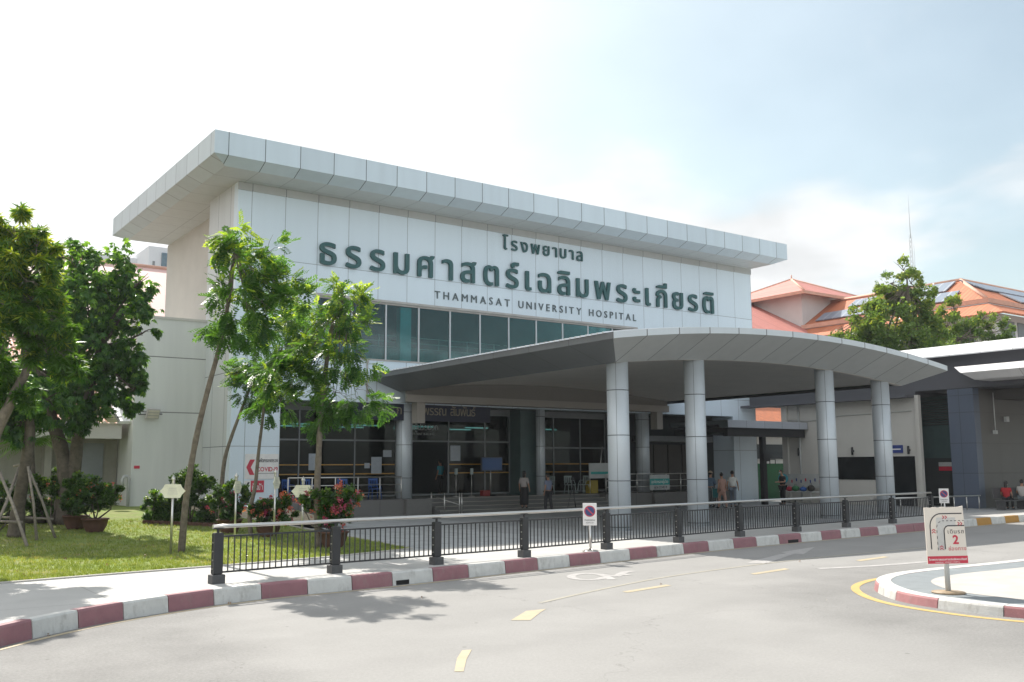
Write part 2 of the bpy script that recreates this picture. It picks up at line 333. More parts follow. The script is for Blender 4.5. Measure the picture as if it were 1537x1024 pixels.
    ck = Mm('MULTIPLY', Mm('LESS_THAN', ve.outputs['Distance'], .0014), .28)
    x3 = n.new('ShaderNodeMix'); x3.data_type = 'RGBA'; l.new(ck, x3.inputs[0]); l.new(x2.outputs[2], x3.inputs[6]); x3.inputs[7].default_value = (.11, .105, .10, 1)
    # faint tyre-polished bands sweeping parallel to the kerb
    ty = Mm('SUBTRACT', Mm('SUBTRACT', s.outputs[1], Mm('MULTIPLY', s.outputs[0], .10)), wob)
    tb = n.new('ShaderNodeMapRange'); tb.interpolation_type = 'SMOOTHSTEP'; l.new(Mm('ABSOLUTE', Mm('SUBTRACT', Mm('FRACT', Mm('DIVIDE', ty, 2.1)), .5)), tb.inputs[0]); tb.inputs[1].default_value = .04; tb.inputs[2].default_value = .26; tb.inputs[3].default_value = .965; tb.inputs[4].default_value = 1.01
    hs = n.new('ShaderNodeVectorMath'); hs.operation = 'SCALE'; l.new(x3.outputs[2], hs.inputs[0]); l.new(tb.outputs[0], hs.inputs['Scale'])
    l.new(hs.outputs[0], b.inputs['Base Color'])
    return m
struct('ground', MB().poly([(-900, -900, -.16), (1500, -900, -.16), (1500, 1500, -.16), (-900, 1500, -.16)]), mat('dry_ground', (.20, .19, .16), .95, var=.2, scale=.1))
struct('road', MB().poly([(-45, -30, -.1), (110, -30, -.1), (110, 26, -.1), (-45, 26, -.1)]), road_mat())

KERB = [(-4.5, 4.0), (-2.2, 8.2), (0.2, 12.0), (1.5, 13.6), (3.05, 14.95), (4.55, 15.75), (6.3, 16.3), (8.2, 16.45), (9.95, 16.65), (12.0, 16.95), (14.2, 17.25), (16.2, 17.52), (18.5, 17.85), (21, 18.12), (24.8, 18.4), (29, 18.68), (33, 18.95), (38, 19.25), (45, 19.5), (60, 19.6), (90, 19.6)]
def catmull(P, k=12):
    out = []
    for i in range(len(P)-1):
        p0 = P[max(i-1, 0)]; p1 = P[i]; p2 = P[i+1]; p3 = P[min(i+2, len(P)-1)]
        for j in range(k):
            t = j/k
            out.append(tuple(.5*((2*p1[a])+(-p0[a]+p2[a])*t+(2*p0[a]-5*p1[a]+4*p2[a]-p3[a])*t*t+(-p0[a]+3*p1[a]-3*p2[a]+p3[a])*t**3) for a in range(len(p1))))
    out.append(tuple(P[-1])); return out
class Path:
    def __init__(s, P, closed=False):
        s.p = [Vector(q).to_3d() for q in P]; s.s = [0]
        for a, b in zip(s.p, s.p[1:]): s.s.append(s.s[-1]+(b-a).length)
        s.L = s.s[-1]
    def at(s, d, off=0):
        d = max(0, min(d, s.L-1e-4)); i = 0
        lo, hi = 0, len(s.s)-1
        while hi-lo > 1:
            mid = (lo+hi)//2
            if s.s[mid] <= d: lo = mid
            else: hi = mid
        a, b = s.p[lo], s.p[lo+1]; t = (d-s.s[lo])/max(s.s[lo+1]-s.s[lo], 1e-9); q = a.lerp(b, t); dr = (b-a).normalized()
        a2, b2 = s.p[max(lo-1, 0)], s.p[min(lo+2, len(s.p)-1)]; dr = (b2-a2).normalized()
        return q+Vector((-dr.y, dr.x, 0))*off, dr
kp = Path(catmull(KERB))
# where along the kerb the paint changes colour (pixel column of each joint in the view)
def px_of(p):
    d = Vector(p)-Vector((0, 0, CAM_H)); return 768.5+F_PX*d.dot(RT)/d.dot(FW)
cuts_px = [48.6, 117.5, 185, 254, 321, 392.6, 462, 529, 589.6, 649.8, 703.5, 758.4, 807, 855, 900.6, 945, 986, 1026, 1063, 1100.6, 1135, 1169, 1202, 1233, 1262, 1291, 1318, 1345, 1371]
samp = [(px_of(kp.at(d)[0]+Vector((0, 0, .15))), d) for d in np.arange(3, 48, .02)]
cuts = []
for c in cuts_px:
    cuts.append(min(samp, key=lambda q: abs(q[0]-c))[1])
first_red = True   # the block left of the first cut is dark red
pre = []
d = cuts[0]
while d > 1.2: d -= 1.15; pre.append(d)
allc = pre[::-1]+cuts
cols = []   # colour of each block i between allc[i], allc[i+1]
for i in range(len(allc)-1): cols.append(0 if (i-len(pre)) % 2 == 0 else 1)      # 0 white 1 red
d = allc[-1]; k = 0
while d < kp.L-2:
    d += 1.15; allc.append(d); cols.append((1 if k % 2 == 0 else 0) if k < 2 else (2 if k % 2 == 0 else 0)); k += 1
def worn(name, col, dirt=(.16, .14, .12), amt=.5):
    m = mat(name, col, .7, var=.10, scale=5, bump=.3, bscale=50); t = m.node_tree; n = t.nodes; l = t.links; b = n['Principled BSDF']; src = b.inputs['Base Color'].links[0].from_socket
    g = n.new('ShaderNodeNewGeometry'); z = n.new('ShaderNodeTexNoise'); z.inputs['Scale'].default_value = 7; z.inputs['Detail'].default_value = 8; z.inputs['Roughness'].default_value = .7
    mpp = n.new('ShaderNodeMapping'); mpp.inputs['Scale'].default_value = (1, 1, .5); l.new(g.outputs['Position'], mpp.inputs[0]); l.new(mpp.outputs[0], z.inputs['Vector'])
    r = n.new('ShaderNodeMapRange'); l.new(z.outputs['Fac'], r.inputs[0]); r.inputs[1].default_value = .52; r.inputs[2].default_value = .75; r.inputs[3].default_value = 0; r.inputs[4].default_value = amt
    x = n.new('ShaderNodeMix'); x.data_type = 'RGBA'; l.new(r.outputs[0], x.inputs[0]); l.new(src, x.inputs[6]); x.inputs[7].default_value = (*dirt, 1); l.new(x.outputs[2], b.inputs['Base Color'])
    return m
M_KW = worn('kerb_white_paint', (.55, .545, .52), (.20,.18,.15), amt=.6); M_KR = worn('kerb_red_paint', (.275, .13, .145), (.27, .23, .21)); M_KY = worn('kerb_ochre_paint', (.42, .22, .05))
M_HOLE = mat('drain_hole', (.01, .01, .01), .9)
def kerb_blocks(path, cuts, cols, z0, z1, wd, sgn=1, gap=.009, white_top=False):
    mb = MB()
    for i, c in enumerate(cols):
        a, b = cuts[i]+gap, cuts[i+1]-gap; nn = 5; pr = []
        for j in range(nn+1):
            dd = a+(b-a)*j/nn; q0, _ = path.at(dd, -.02*sgn); q1, _ = path.at(dd, .03*sgn); q2, _ = path.at(dd, wd*sgn)
            pr.append([(q0.x, q0.y, z0), (q0.x*.4+q1.x*.6, q0.y*.4+q1.y*.6, z1-.03), (q1.x, q1.y, z1), (q2.x, q2.y, z1), (q2.x, q2.y, z0)])
        vs = [v for r in pr for v in r]; fs = []
        for j in range(nn):
            for k in range(4): fs.append((j*5+k, (j+1)*5+k, (j+1)*5+k+1, j*5+k+1) if sgn > 0 else (j*5+k, j*5+k+1, (j+1)*5+k+1, (j+1)*5+k))
        fs += [(0, 1, 2, 3, 4), tuple(nn*5+k for k in (4, 3, 2, 1, 0))]
        mb.add(vs, fs, c)
        if white_top:
            for j in range(nn): mb.m[len(mb.m)-len(fs)+j*4+2] = 0
    return mb
struct('kerb', kerb_blocks(kp, allc, cols, -.12, .155, .17), [M_KW, M_KR, M_KY])
mb = MB()
for pxa, pxb in ((594, 613), (1182, 1197)):
    a = min(samp, key=lambda q: abs(q[0]-pxa))[1]; b = min(samp, key=lambda q: abs(q[0]-pxb))[1]
    p0, _ = kp.at(a, -.024); p1, _ = kp.at(b, -.024); p2, _ = kp.at(b, .05); p3, _ = kp.at(a, .05)
    mb.prism([p0, p1, p2, p3], -.094, -.01)
struct('drain_openings', mb, M_HOLE)
def pave_mat(name, col, step, var=.06, line=(.22, .22, .21), lw=.012, off=0, noise=.9, rough=.8):
    m = panel_mat(name, col, 'X', step, off, lw=lw, line=line, rough=rough, pvar=var*.6, streak=.0, ystep=step, yoff=off)
    t = m.node_tree; n = t.nodes; l = t.links; b = n['Principled BSDF']; src = b.inputs['Base Color'].links[0].from_socket
    g = n.new('ShaderNodeNewGeometry'); z = n.new('ShaderNodeTexNoise'); z.inputs['Scale'].default_value = noise; z.inputs['Detail'].default_value = 8; z.inputs['Roughness'].default_value = .65; l.new(g.outputs['Position'], z.inputs['Vector'])
    r = n.new('ShaderNodeMapRange'); l.new(z.outputs['Fac'], r.inputs[0]); r.inputs[1].default_value = .3; r.inputs[2].default_value = .7; r.inputs[3].default_value = 1-var*1.5; r.inputs[4].default_value = 1+var*1.5
    h = n.new('ShaderNodeVectorMath'); h.operation = 'SCALE'; l.new(src, h.inputs[0]); l.new(r.outputs[0], h.inputs['Scale']); l.new(h.outputs[0], b.inputs['Base Color'])
    return m
# walkway slab: from the back of the kerb to the lawn / forecourt line
LAWN_F = [(-14, 16.6), (-6, 18.2), (-1.0, 18.9), (2.64, 19.28), (4.35, 19.52), (6.55, 19.77), (9.09, 20.1), (11.36, 20.75)]
back = LAWN_F+[(20, 21.0), (34, 21.4), (60, 22), (90, 22)]
front = [kp.at(d, .168)[0] for d in np.arange(.5, kp.L-1, .5)]
mb = MB()
poly = [(p.x, p.y) for p in front]+[(88, 22.0)]+[tuple(q) for q in back[::-1][1:]]+[(-14, 10)]
import mathutils.geometry as mg
def fill(mb, poly, z, mi=0):
    tri = mg.tessellate_polygon([[Vector((p[0], p[1], 0)) for p in poly]])
    vs = [(p[0], p[1], z if not callable(z) else z(p[0], p[1])) for p in poly]
    mb.add(vs, [t if (Vector(vs[t[1]])-Vector(vs[t[0]])).cross(Vector(vs[t[2]])-Vector(vs[t[0]])).z > 0 else t[::-1] for t in tri], mi); return mb
struct('pavement', fill(MB(), poly, .146), pave_mat('pavement_concrete', (.42, .412, .395), 3.0, .05, (.28, .27, .25), .008, .7, 1.2))
struct('forecourt', MB().poly([(8, 19.3, .138), (90, 19.3, .138), (90, 62, .138), (8, 62, .138)]), pave_mat('forecourt_paving', (.33, .34, .345), 1.2, .10, (.13, .13, .125), .016, .3, 1.6, .6))
# lawn: gently rising towards the low wing
def zl(x, y):
    t = max(0, min(1, (y-26)/12)); return .16+.5*t*t*(3-2*t)
def lawn_hit(px, py):
    d = ray(px, py); t = 8.0
    while t < 80:
        p = d*t+Vector((0, 0, CAM_H))
        if p.z < zl(p.x, p.y): return Vector((p.x, p.y, zl(p.x, p.y)))
        t += .02
    return p
def lawn_edge_x(y):      # right hand border of the lawn
    pts = [(20.9, 11.9), (25.2, 12.5), (30, 12.4), (33.7, 11.6), (36.5, 10.6), (60, 8.6)]
    if y < pts[0][0]: return 11.5
    for (a, xa), (b, xb) in zip(pts, pts[1:]):
        if y <= b: return xa+(xb-xa)*(y-a)/(b-a)
    return 8.6
def lawn_front_y(x):
    for (a, ya), (b, yb) in zip(LAWN_F, LAWN_F[1:]):
        if x <= b: return ya+(yb-ya)*(x-a)/(b-a)
    return 20.75+(x-11.36)*.3
vs = []; fs = []; ny, nx = 50, 40
for j in range(ny+1):
    for i in range(nx+1):
        u = i/nx; y0 = 16+ (48-16)*j/ny
        x = -16+(lawn_edge_x(y0)+16)*u; y = max(y0, lawn_front_y(x)); x = min(x, lawn_edge_x(y)) if y0 > 20.5 else min(x, 11.6)
        vs.append((x, y, zl(x, y)))
for j in range(ny):
    for i in range(nx): fs.append((j*(nx+1)+i, j*(nx+1)+i+1, (j+1)*(nx+1)+i+1, (j+1)*(nx+1)+i))
def lawn_mat():
    m = mat('lawn_turf', (.19, .245, .07), .95, var=.25, scale=6, bump=.6, bscale=50, spec=.1); t = m.node_tree; n = t.nodes; l = t.links; b = n['Principled BSDF']; src = b.inputs['Base Color'].links[0].from_socket
    g = n.new('ShaderNodeNewGeometry'); z = n.new('ShaderNodeTexNoise'); z.inputs['Scale'].default_value = .7; z.inputs['Detail'].default_value = 8; z.inputs['Roughness'].default_value = .7; l.new(g.outputs['Position'], z.inputs['Vector'])
    r = n.new('ShaderNodeMapRange'); l.new(z.outputs['Fac'], r.inputs[0]); r.inputs[1].default_value = .45; r.inputs[2].default_value = .68; r.inputs[4].default_value = .75
    x = n.new('ShaderNodeMix'); x.data_type = 'RGBA'; l.new(r.outputs[0], x.inputs[0]); l.new(src, x.inputs[6]); x.inputs[7].default_value = (.27, .235, .13, 1); l.new(x.outputs[2], b.inputs['Base Color'])
    return m
struct('lawn', MB().add(vs, fs, 0, True), lawn_mat())
mb = MB()   # thin concrete edging between lawn and pavement, and along the forecourt side
for (a, b) in zip(LAWN_F, LAWN_F[1:]):
    A = Vector((*a, 0)); B = Vector((*b, 0)); nn = Vector((-(B-A).y, (B-A).x, 0)).normalized()*.05
    mb.prism([A-nn, B-nn, B+nn, A+nn], .1, .175)
eg = [(11.36, 20.75), (11.9, 20.95), (12.5, 25.2), (12.4, 30), (11.6, 33.7), (10.6, 36.5)]
for (a, b) in zip(eg, eg[1:]):
    A = Vector((*a, 0)); B = Vector((*b, 0)); nn = Vector((-(B-A).y, (B-A).x, 0)).normalized()*.05
    za, zb = zl(*a)+.012, zl(*b)+.012
    q = [A-nn, B-nn, B+nn, A+nn]; zz_ = [za, zb, zb, za]
    mb.add([(p.x, p.y, .1) for p in q]+[(p.x, p.y, z) for p, z in zip(q, zz_)], [(4, 5, 6, 7), (0, 1, 5, 4), (1, 2, 6, 5), (2, 3, 7, 6), (3, 0, 4, 7)])
struct('lawn_edging', mb, mat('edging_concrete', (.40, .38, .35), .85))
# garden bed soil rising by the building, with sandy path
mb = MB(); vs = []; fs = []
for j in range(21):
    y = 30+16*j/20
    for i in range(9):
        x = lawn_edge_x(y)+.04+(14.6-lawn_edge_x(y))*i/8; x = min(x, 14.55 if y < 36.5 else 13.2)
        vs.append((x, y, zl(x, y)-.004))
for j in range(20):
    for i in range(8): fs.append((j*9+i, j*9+i+1, (j+1)*9+i+1, (j+1)*9+i))
struct('garden_soil', MB().add(vs, fs, 0, True), mat('sandy_soil', (.34, .28, .20), .95, var=.3, scale=5, bump=.5, bscale=30))

# ------------------------------------------------------------------ road markings
M_LINEY = worn('faded_yellow_line', (.42, .35, .23), (.29, .27, .245), 1.0); M_LINEY2 = worn('fresh_yellow_line', (.50, .35, .12), (.32, .29, .2), .7)
M_LINEF = worn('worn_out_line', (.33, .305, .25), (.275, .265, .25), 1.0); M_LINEW = worn('faded_white_line', (.37, .355, .345), (.27, .26, .25), 1.0)
def mark(name, pts_px, m, z=-.0955):
    mb = MB(); fill(mb, [gz(x, y, z).to_2d() for x, y in pts_px], z); return struct(name, mb, m)
mb = MB()
ds = np.arange(2.5, 60, .25)
for a, b in zip(ds, ds[1:]):
    q = [kp.at(a, -.20)[0], kp.at(b, -.20)[0], kp.at(b, -.11)[0], kp.at(a, -.11)[0]]; mb.poly([(p.x, p.y, -.0955) for p in q])
struct('kerbside_line', mb, M_LINEY)
struct('lane_dashes', fill(fill(fill(fill(fill(fill(MB(),
    [gz(x, y, -.0955).to_2d() for x, y in ((767, 931), (790, 917), (820, 914), (812, 918.5), (796, 931))], -.0955),
    [gz(x, y, -.0955).to_2d() for x, y in ((934, 888), (1000, 877.5), (1008, 879), (942, 889.5))], -.0955),
    [gz(x, y, -.0955).to_2d() for x, y in ((1126, 861), (1178, 853), (1185, 854.5), (1133, 862.5))], -.0955),
    [gz(x, y, -.0955).to_2d() for x, y in ((1284, 841), (1327, 835), (1334, 836.3), (1292, 842.5))], -.0955),
    [gz(x, y, -.0955).to_2d() for x, y in ((682, 1008), (686, 988), (694, 976), (708, 975), (700, 990), (696, 1008))], -.0955),
    [gz(x, y, -.0955).to_2d() for x, y in ((1240, 900), (1241, 900), (1241, 901))], -.0955), M_LINEY)
def stripe(pts_px, wd, z):
    P = [gz(x, y, z) for x, y in pts_px]; P = [Vector(q) for q in catmull([tuple(p) for p in P], 8)]; mb = MB()
    pt = Path(P); ds = np.linspace(0, pt.L, max(4, int(pt.L/.3)))
    for a, b in zip(ds, ds[1:]):
        q = [pt.at(a, -wd/2)[0], pt.at(b, -wd/2)[0], pt.at(b, wd/2)[0], pt.at(a, wd/2)[0]]; mb.poly([(p.x, p.y, z) for p in q])
    return mb
struct('worn_lane_line', stripe(((810, 905), (905, 884), (1000, 866), (1100, 852), (1200, 840), (1290, 831), (1390, 822)), .09, -.0955), M_LINEF)
struct('white_lane_line', stripe(((1228, 853.5), (1300, 850), (1350, 846.5), (1392, 843)), .22, -.0955), M_LINEW)
struct('road_arrow', fill(MB(), [gz(x, y, -.0955).to_2d() for x, y in ((1120, 845), (1166, 833), (1180, 830.5), (1172, 829), (1223, 821), (1206, 832), (1193, 831), (1150, 846))], -.0955), M_LINEW)
mb = MB()   # wheelchair symbol
def pxstroke(pts, w=3.0):
    P = [gz(x, y, -.0952) for x, y in pts]
    for a, b in zip(P, P[1:]):
        d = (b-a); nn = Vector((-d.y, d.x, 0)).normalized()*.09; mb.poly([tuple(q) for q in (a-nn-d.normalized()*.04, b-nn+d.normalized()*.04, b+nn+d.normalized()*.04, a+nn-d.normalized()*.04)])
arc = [(880+23*math.cos(a)+(4 if math.cos(a) > 0 else 0), 865.5+4.6*math.sin(a)) for a in np.linspace(-.9, -6.0, 14)]
pxstroke(arc); pxstroke([(900, 862), (912, 866), (918, 869.5)]); pxstroke([(905, 863), (925, 865), (938, 858.5), (950, 857.5)]); pxstroke([(930, 861), (942, 863)])
for i, v in enumerate(mb.v): mb.v[i] = (v[0], v[1], -.0956+.0004*(i//4 % 4))
struct('wheelchair_symbol', mb, M_LINEW)

# ------------------------------------------------------------------ traffic island
IS = [(30, 1.0), (22, 2.2), (16.6, 4.6), (14.9, 6.4), (14.45, 7.4), (14.38, 8.3), (14.55, 9.2), (15.05, 10.0), (15.9, 10.75), (17.0, 11.15), (18.4, 11.2), (20.5, 11.05), (26, 10.9), (34, 10.8)]
ip = Path(catmull(IS)[::-1])       # runs so that the island is on the left
def is_d(px, top=True):
    return min(((abs(px_of(ip.at(d)[0]+Vector((0, 0, .05)))-px), d) for d in np.arange(14, 34, .05) if ip.at(d)[0].y < 9.9 and ip.at(d)[0].y > 3), key=lambda q: q[0])[1]
ic = [is_d(1345), is_d(1406), is_d(1504)]
c1, c2, c3 = ic; st = c2-c1
cc_ = []; dd = c1
while dd > 1: dd -= st*.95; cc_.append(dd)
cc_ = cc_[::-1]+[c1, c2, c3]; base_i = cc_.index(c1); dd = c3
while dd < ip.L-1: dd += st*1.05; cc_.append(dd)
ccol = [1 if (i-base_i) % 2 == 0 else 0 for i in range(len(cc_)-1)]
M_KR2 = worn('island_red_paint', (.36, .165, .17), (.34, .28, .26))
sg = -1 if (ip.at(10, 1)[0]-Vector((22, 6.5, 0))).length > (ip.at(10, -1)[0]-Vector((22, 6.5, 0))).length else 1
struct('island_kerb', kerb_blocks(ip, cc_, ccol, -.12, .055, .28, sg, white_top=True), [M_KW, M_KR2])
inner = [ip.at(d, .278*sg)[0] for d in np.arange(.8, ip.L-.8, .4)]
struct('island_border', fill(MB(), [(p.x, p.y) for p in inner], .049), mat('blue_grey_band', (.20, .22, .23), .8, var=.12, scale=3))
inner = [ip.at(d, .95*sg)[0] for d in np.arange(2.2, ip.L-2.2, .4)]
struct('island_paving', fill(MB(), [(p.x, p.y) for p in inner], .053), mat('pale_concrete', (.43, .405, .375), .8, var=.10, scale=2.0))
mb = MB(); ds = np.arange(9, ip.L-2, .25)
for a, b in zip(ds, ds[1:]):
    q = [ip.at(a, -.42*sg)[0], ip.at(b, -.42*sg)[0], ip.at(b, -.27*sg)[0], ip.at(a, -.27*sg)[0]]
    q = q if (q[1]-q[0]).cross(q[2]-q[0]).z > 0 else q[::-1]
    mb.poly([(p.x, p.y, -.0955) for p in q])
struct('island_yellow_line', mb, M_LINEY2)

# ------------------------------------------------------------------ text
def curve_to_arrays(cu):
    o = bpy.data.objects.new('tmp_text', cu); COL.objects.link(o); bpy.context.view_layer.update()
    dg = bpy.context.evaluated_depsgraph_get(); me = bpy.data.meshes.new_from_object(o.evaluated_get(dg)); bpy.data.objects.remove(o)
    co = np.empty(len(me.vertices)*3); me.vertices.foreach_get('co', co); co = co.reshape(-1, 3); fs = [tuple(p.vertices) for p in me.polygons]; bpy.data.meshes.remove(me)
    return co, fs
def spline_poly(sp):
    bp = [p for p in sp.bezier_points]; out = []
    if not bp: return [(p.co[0], p.co[1]) for p in sp.points]
    for a, b in zip(bp, bp[1:]+bp[:1]):
        for k in range(4):
            t = k/4; q = a.co*(1-t)**3+a.handle_right*3*t*(1-t)**2+b.handle_left*3*t*t*(1-t)+b.co*t**3; out.append((q.x, q.y))
    return out
def area(p): return .5*sum(a[0]*b[1]-b[0]*a[1] for a, b in zip(p, p[1:]+p[:1]))
def inside(pt, poly):
    x, y = pt; c = False
    for (x1, y1), (x2, y2) in zip(poly, poly[1:]+poly[:1]):
        if (y1 > y) != (y2 > y) and x < (x2-x1)*(y-y1)/(y2-y1)+x1: c = not c
    return c
GLY = {}
def glyph(txt, off, ext):
    """one letter (with its vowel and tone marks) as vertices and faces; overlapping strokes are filled one by one"""
    key = (txt, off, ext)
    if key in GLY: return GLY[key]
    cu = bpy.data.curves.new('lettering', 'FONT'); cu.body = txt; cu.extrude = ext; cu.offset = off; cu.resolution_u = 4
    o = bpy.data.objects.new('tmp_text', cu); COL.objects.link(o); bpy.context.view_layer.update()
    dg = bpy.context.evaluated_depsgraph_get(); cc = o.evaluated_get(dg).to_curve(dg).copy(); bpy.data.objects.remove(o)
    P = [spline_poly(sp) for sp in cc.splines]; A_ = [area(p) for p in P]
    if txt.isascii(): cu3 = bpy.data.curves.new('lettering', 'FONT'); cu3.body = txt; cu3.extrude = ext; cu3.offset = off; cu3.resolution_u = 3; GLY[key] = curve_to_arrays(cu3); return GLY[key]
    if not P: GLY[key] = (np.zeros((0, 3)), []); return GLY[key]
    sgn_ = 1 if A_[max(range(len(A_)), key=lambda k: abs(A_[k]))] > 0 else -1
    outers = [k for k in range(len(P)) if A_[k]*sgn_ > 0]; holes = [k for k in range(len(P)) if A_[k]*sgn_ <= 0]
    V = []; F = []; b = 0
    for n_, k in enumerate(outers):
        keep = {k}
        for h in holes:
            cand = [q for q in outers if inside(P[h][0], P[q])]
            if k in cand and k == min(cand, key=lambda q: abs(A_[q])): keep.add(h)
        c2 = cc.copy(); c2.offset = off; c2.extrude = ext+.0015*n_
        for sp in [sp for i_, sp in enumerate(c2.splines) if i_ not in keep]: c2.splines.remove(sp)
        c2.dimensions = '2D'; c2.fill_mode = 'BOTH'
        co, fs = curve_to_arrays(c2); V.append(co); F += [tuple(q+b for q in f) for f in fs]; b += len(co)
    GLY[key] = (np.concatenate(V), F); return GLY[key]
def clusters(txt):
    out = []
    for ch in txt:
        o_ = ord(ch)
        if out and (o_ == 0x0e31 or 0x0e34 <= o_ <= 0x0e3a or 0x0e47 <= o_ <= 0x0e4e): out[-1] += ch
        else: out.append(ch)
    return out
def text_on(mb, txt, p0, ux, uz, width, height, mi=0, off=.0, ext=.02, spacing=None, bold=False):
    """letters of body height `height` (marks rise above it) spread evenly over `width` from p0 along ux; ext is a world depth"""
    ux = Vector(ux); uz = Vector(uz); nn = ux.cross(uz); sc = height/(.735 if txt.isascii() else .565)
    cl = clusters(txt); G = []
    for c in cl:
        if c == ' ': G.append((None, .30, 0)); continue
        co, fs = glyph(c, off, ext/sc); base, _ = glyph(c[0], off, ext/sc); G.append(((co, fs), base[:, 0].max()-base[:, 0].min(), base[:, 0].min()))
    tot = sum(g[1] for g in G); gap = (width/sc-tot)/max(1, len(G)-1)
    if gap < .04:
        k = width/sc/(tot+.06*(len(G)-1)); gap = .06*k
    else: k = 1
    x = 0
    for g, wd, x0 in G:
        for k_, (bx_, bz_) in enumerate(((0, 0), (.006, .003), (-.006, -.003)) if bold and g else ((0, 0),) if g else ()):
            co, fs = g; co = co+np.array([bx_, bz_, 0]); co = co*np.array([1, 1, 1+.06*k_]) if bold else co; mb.add([Vector(p0)+ux*((x+(c[0]-x0)*k)*sc)+uz*(c[1]*sc)+nn*(c[2]*sc) for c in co], fs, mi)
        x += wd*k+gap
    return mb
UX, UZ = (1, 0, 0), (0, 0, 1)

# ------------------------------------------------------------------ main building
YF = 36.66
B = empty('hospital_building', (12.71, YF, .15), 'large grey panel-clad hall with a wide overhanging flat roof and tall green Thai lettering', 'building')
mb = MB()
f = (YF, YF+.45)
mb.box(12.71, f[0], 9.34, 43.55, f[1], 13.62)                 # upper band
mb.box(12.71, f[0], 6.72, 16.17, f[1], 9.34); mb.box(34.27, f[0], 6.72, 43.55, f[1], 9.34)
mb.box(12.71, f[0], 4.9, 43.55, f[1], 6.72)
mb.box(12.71, f[0], .1, 14.73, f[1], 4.9)
mb.build('front_wall', M_ALU_F, B)
mb = MB(); mb.box(41.6, YF, .1, 43.55, YF+1.6, 4.9); mb.build('corner_pier', [M_ALU_F], B)
mb = MB(); mb.box(12.712, YF+.45, .1, 13.1, 40.2, 13.62); mb.build('side_wall', M_ALU_S, B)
mb = MB(); mb.box(13.6, 40.2, .1, 14.0, 49.7, 13.62); mb.box(13.1, 40.2, .1, 13.6, 40.5, 13.62); mb.box(14.0, 49.3, .1, 43.5, 49.7, 13.62); mb.box(43.1, YF+.45, .1, 43.5, 49.3, 13.62)
mb.build('rendered_wall', M_STUCCO2, B)
# roof
xa, ya, xb, yc, zt, zb = 10.96, 34.39, 44.12, 50.1, 14.77, 13.87
d = .63; zi = 13.62
def ring(x0, y0, x1, y1, z): return [(x0, y0, z), (x1, y0, z), (x1, y1, z), (x0, y1, z)]
mb = MB(); v = ring(xa, ya, xb, yc, zt)+ring(xa, ya, xb, yc, zb)+ring(xa+d, ya+d, xb-d, yc-d, zi)+ring(xa+.15, ya+.15, xb-.15, yc-.15, zt)+ring(xa+.15, ya+.15, xb-.15, yc-.15, zt-.2)
mb.add(v, [(0, 4, 5, 1), (4, 8, 9, 5)], 0); mb.add(v, [(1, 5, 6, 2), (5, 9, 10, 6), (2, 6, 7, 3), (6, 10, 11, 7), (3, 7, 4, 0), (7, 11, 8, 4)], 1)
mb.add(v, [(8, 11, 10, 9)], 2); mb.add(v, [(0, 1, 13, 12), (1, 2, 14, 13), (2, 3, 15, 14), (3, 0, 12, 15), (12, 13, 17, 16), (13, 14, 18, 17), (14, 15, 19, 18), (15, 12, 16, 19), (16, 17, 18, 19)], 3)
mb.build('roof', [M_ROOF_F, M_ROOF_S, M_ROOF_U, M_TRIM], B)
mb = MB(); mb.box(12.70, YF-.05, 13.30, 43.56, YF-.004, 13.615); mb.build('wall_cap_strip', panel_mat('cap_strip', (.42, .43, .42), 'X', 1.44, 13.29, lw=.012), B)
# upper windows
MB().box(16.17, YF-.02, 6.72, 34.27, YF+.1, 6.79).build('window_sill_frame', M_TRIM, B)
fr = MB(); fr.box(16.17, YF-.02, 9.22, 34.27, YF+.1, 9.30)
fr.box(16.10, YF-.1, 9.30, 34.34, YF-.02, 9.40)
fr.build('window_head_frame', M_TRIM, B)
GL_UP = glass_mat('upper_window_glass', (.42, .72, .74), ior=1.5)
for i in range(12):
    x = 16.17+1.6455*i
    q = MB(); q.box(x-.035 if i else x, YF-.015, 6.79, x+.035 if i < 11 else x, YF+.09, 9.22) if 0 < i < 11 else q.box(min(x, 34.2), YF-.015, 6.79, min(x, 34.2)+.07, YF+.09, 9.22)
    q.build('mullion', M_DKFRAME, B)
    if i < 11: MB().box(x+.036, YF+.03, 6.79, x+1.609, YF+.045, 9.22).build('window_pane', GL_UP, B)
# hall behind the upper windows
q = MB(); q.box(14.2, YF+6, 5.6, 42.9, YF+6.2, 13.3); q.box(14.2, YF+.5, 5.55, 42.9, YF+6, 5.65); q.build('hall_interior', M_INTER, B)
q = MB(); q.box(20.25, YF+.14, 6.8, 20.8, YF+.5, 9.2); q.build('interior_column', M_TEAL, B)
q = MB(); q.box(16.3, YF+.2, 6.8, 34.1, YF+.24, 7.35); q.build('interior_parapet', mat('teal_parapet', (.06, .24, .22), .5, var=.5, scale=1.5), B)
q = MB()
for z in (7.45, 7.7, 7.95): q.tube([(16.2, YF+.74, z+.02), (34.2, YF+.74, z)], .02, 6)
for x in np.arange(16.4, 34.2, 1.55): q.tube([(x, YF+.74, 7.25), (x, YF+.74, 8.0)], .025, 6)
q.build('interior_rail', M_STEEL, B)
# lettering
q = MB(); text_on(q, 'ธรรมศาสตร์เฉลิมพระเกียรติ', (16.25, YF-.09, 10.67), UX, UZ, 23.95, .93, off=.010, ext=.05, bold=True); q.build('thai_main_lettering', M_LETTER, B)
q = MB(); text_on(q, 'โรงพยาบาล', (25.66, YF-.07, 12.52), UX, UZ, 4.98, .49, off=.010, ext=.035); q.build('thai_small_lettering', M_LETTER, B)
q = MB(); text_on(q, 'THAMMASAT UNIVERSITY HOSPITAL', (21.91, YF-.03, 9.745), UX, UZ, 12.38, .37, off=.0, ext=.02); q.build('english_lettering', M_LETTER2, B)
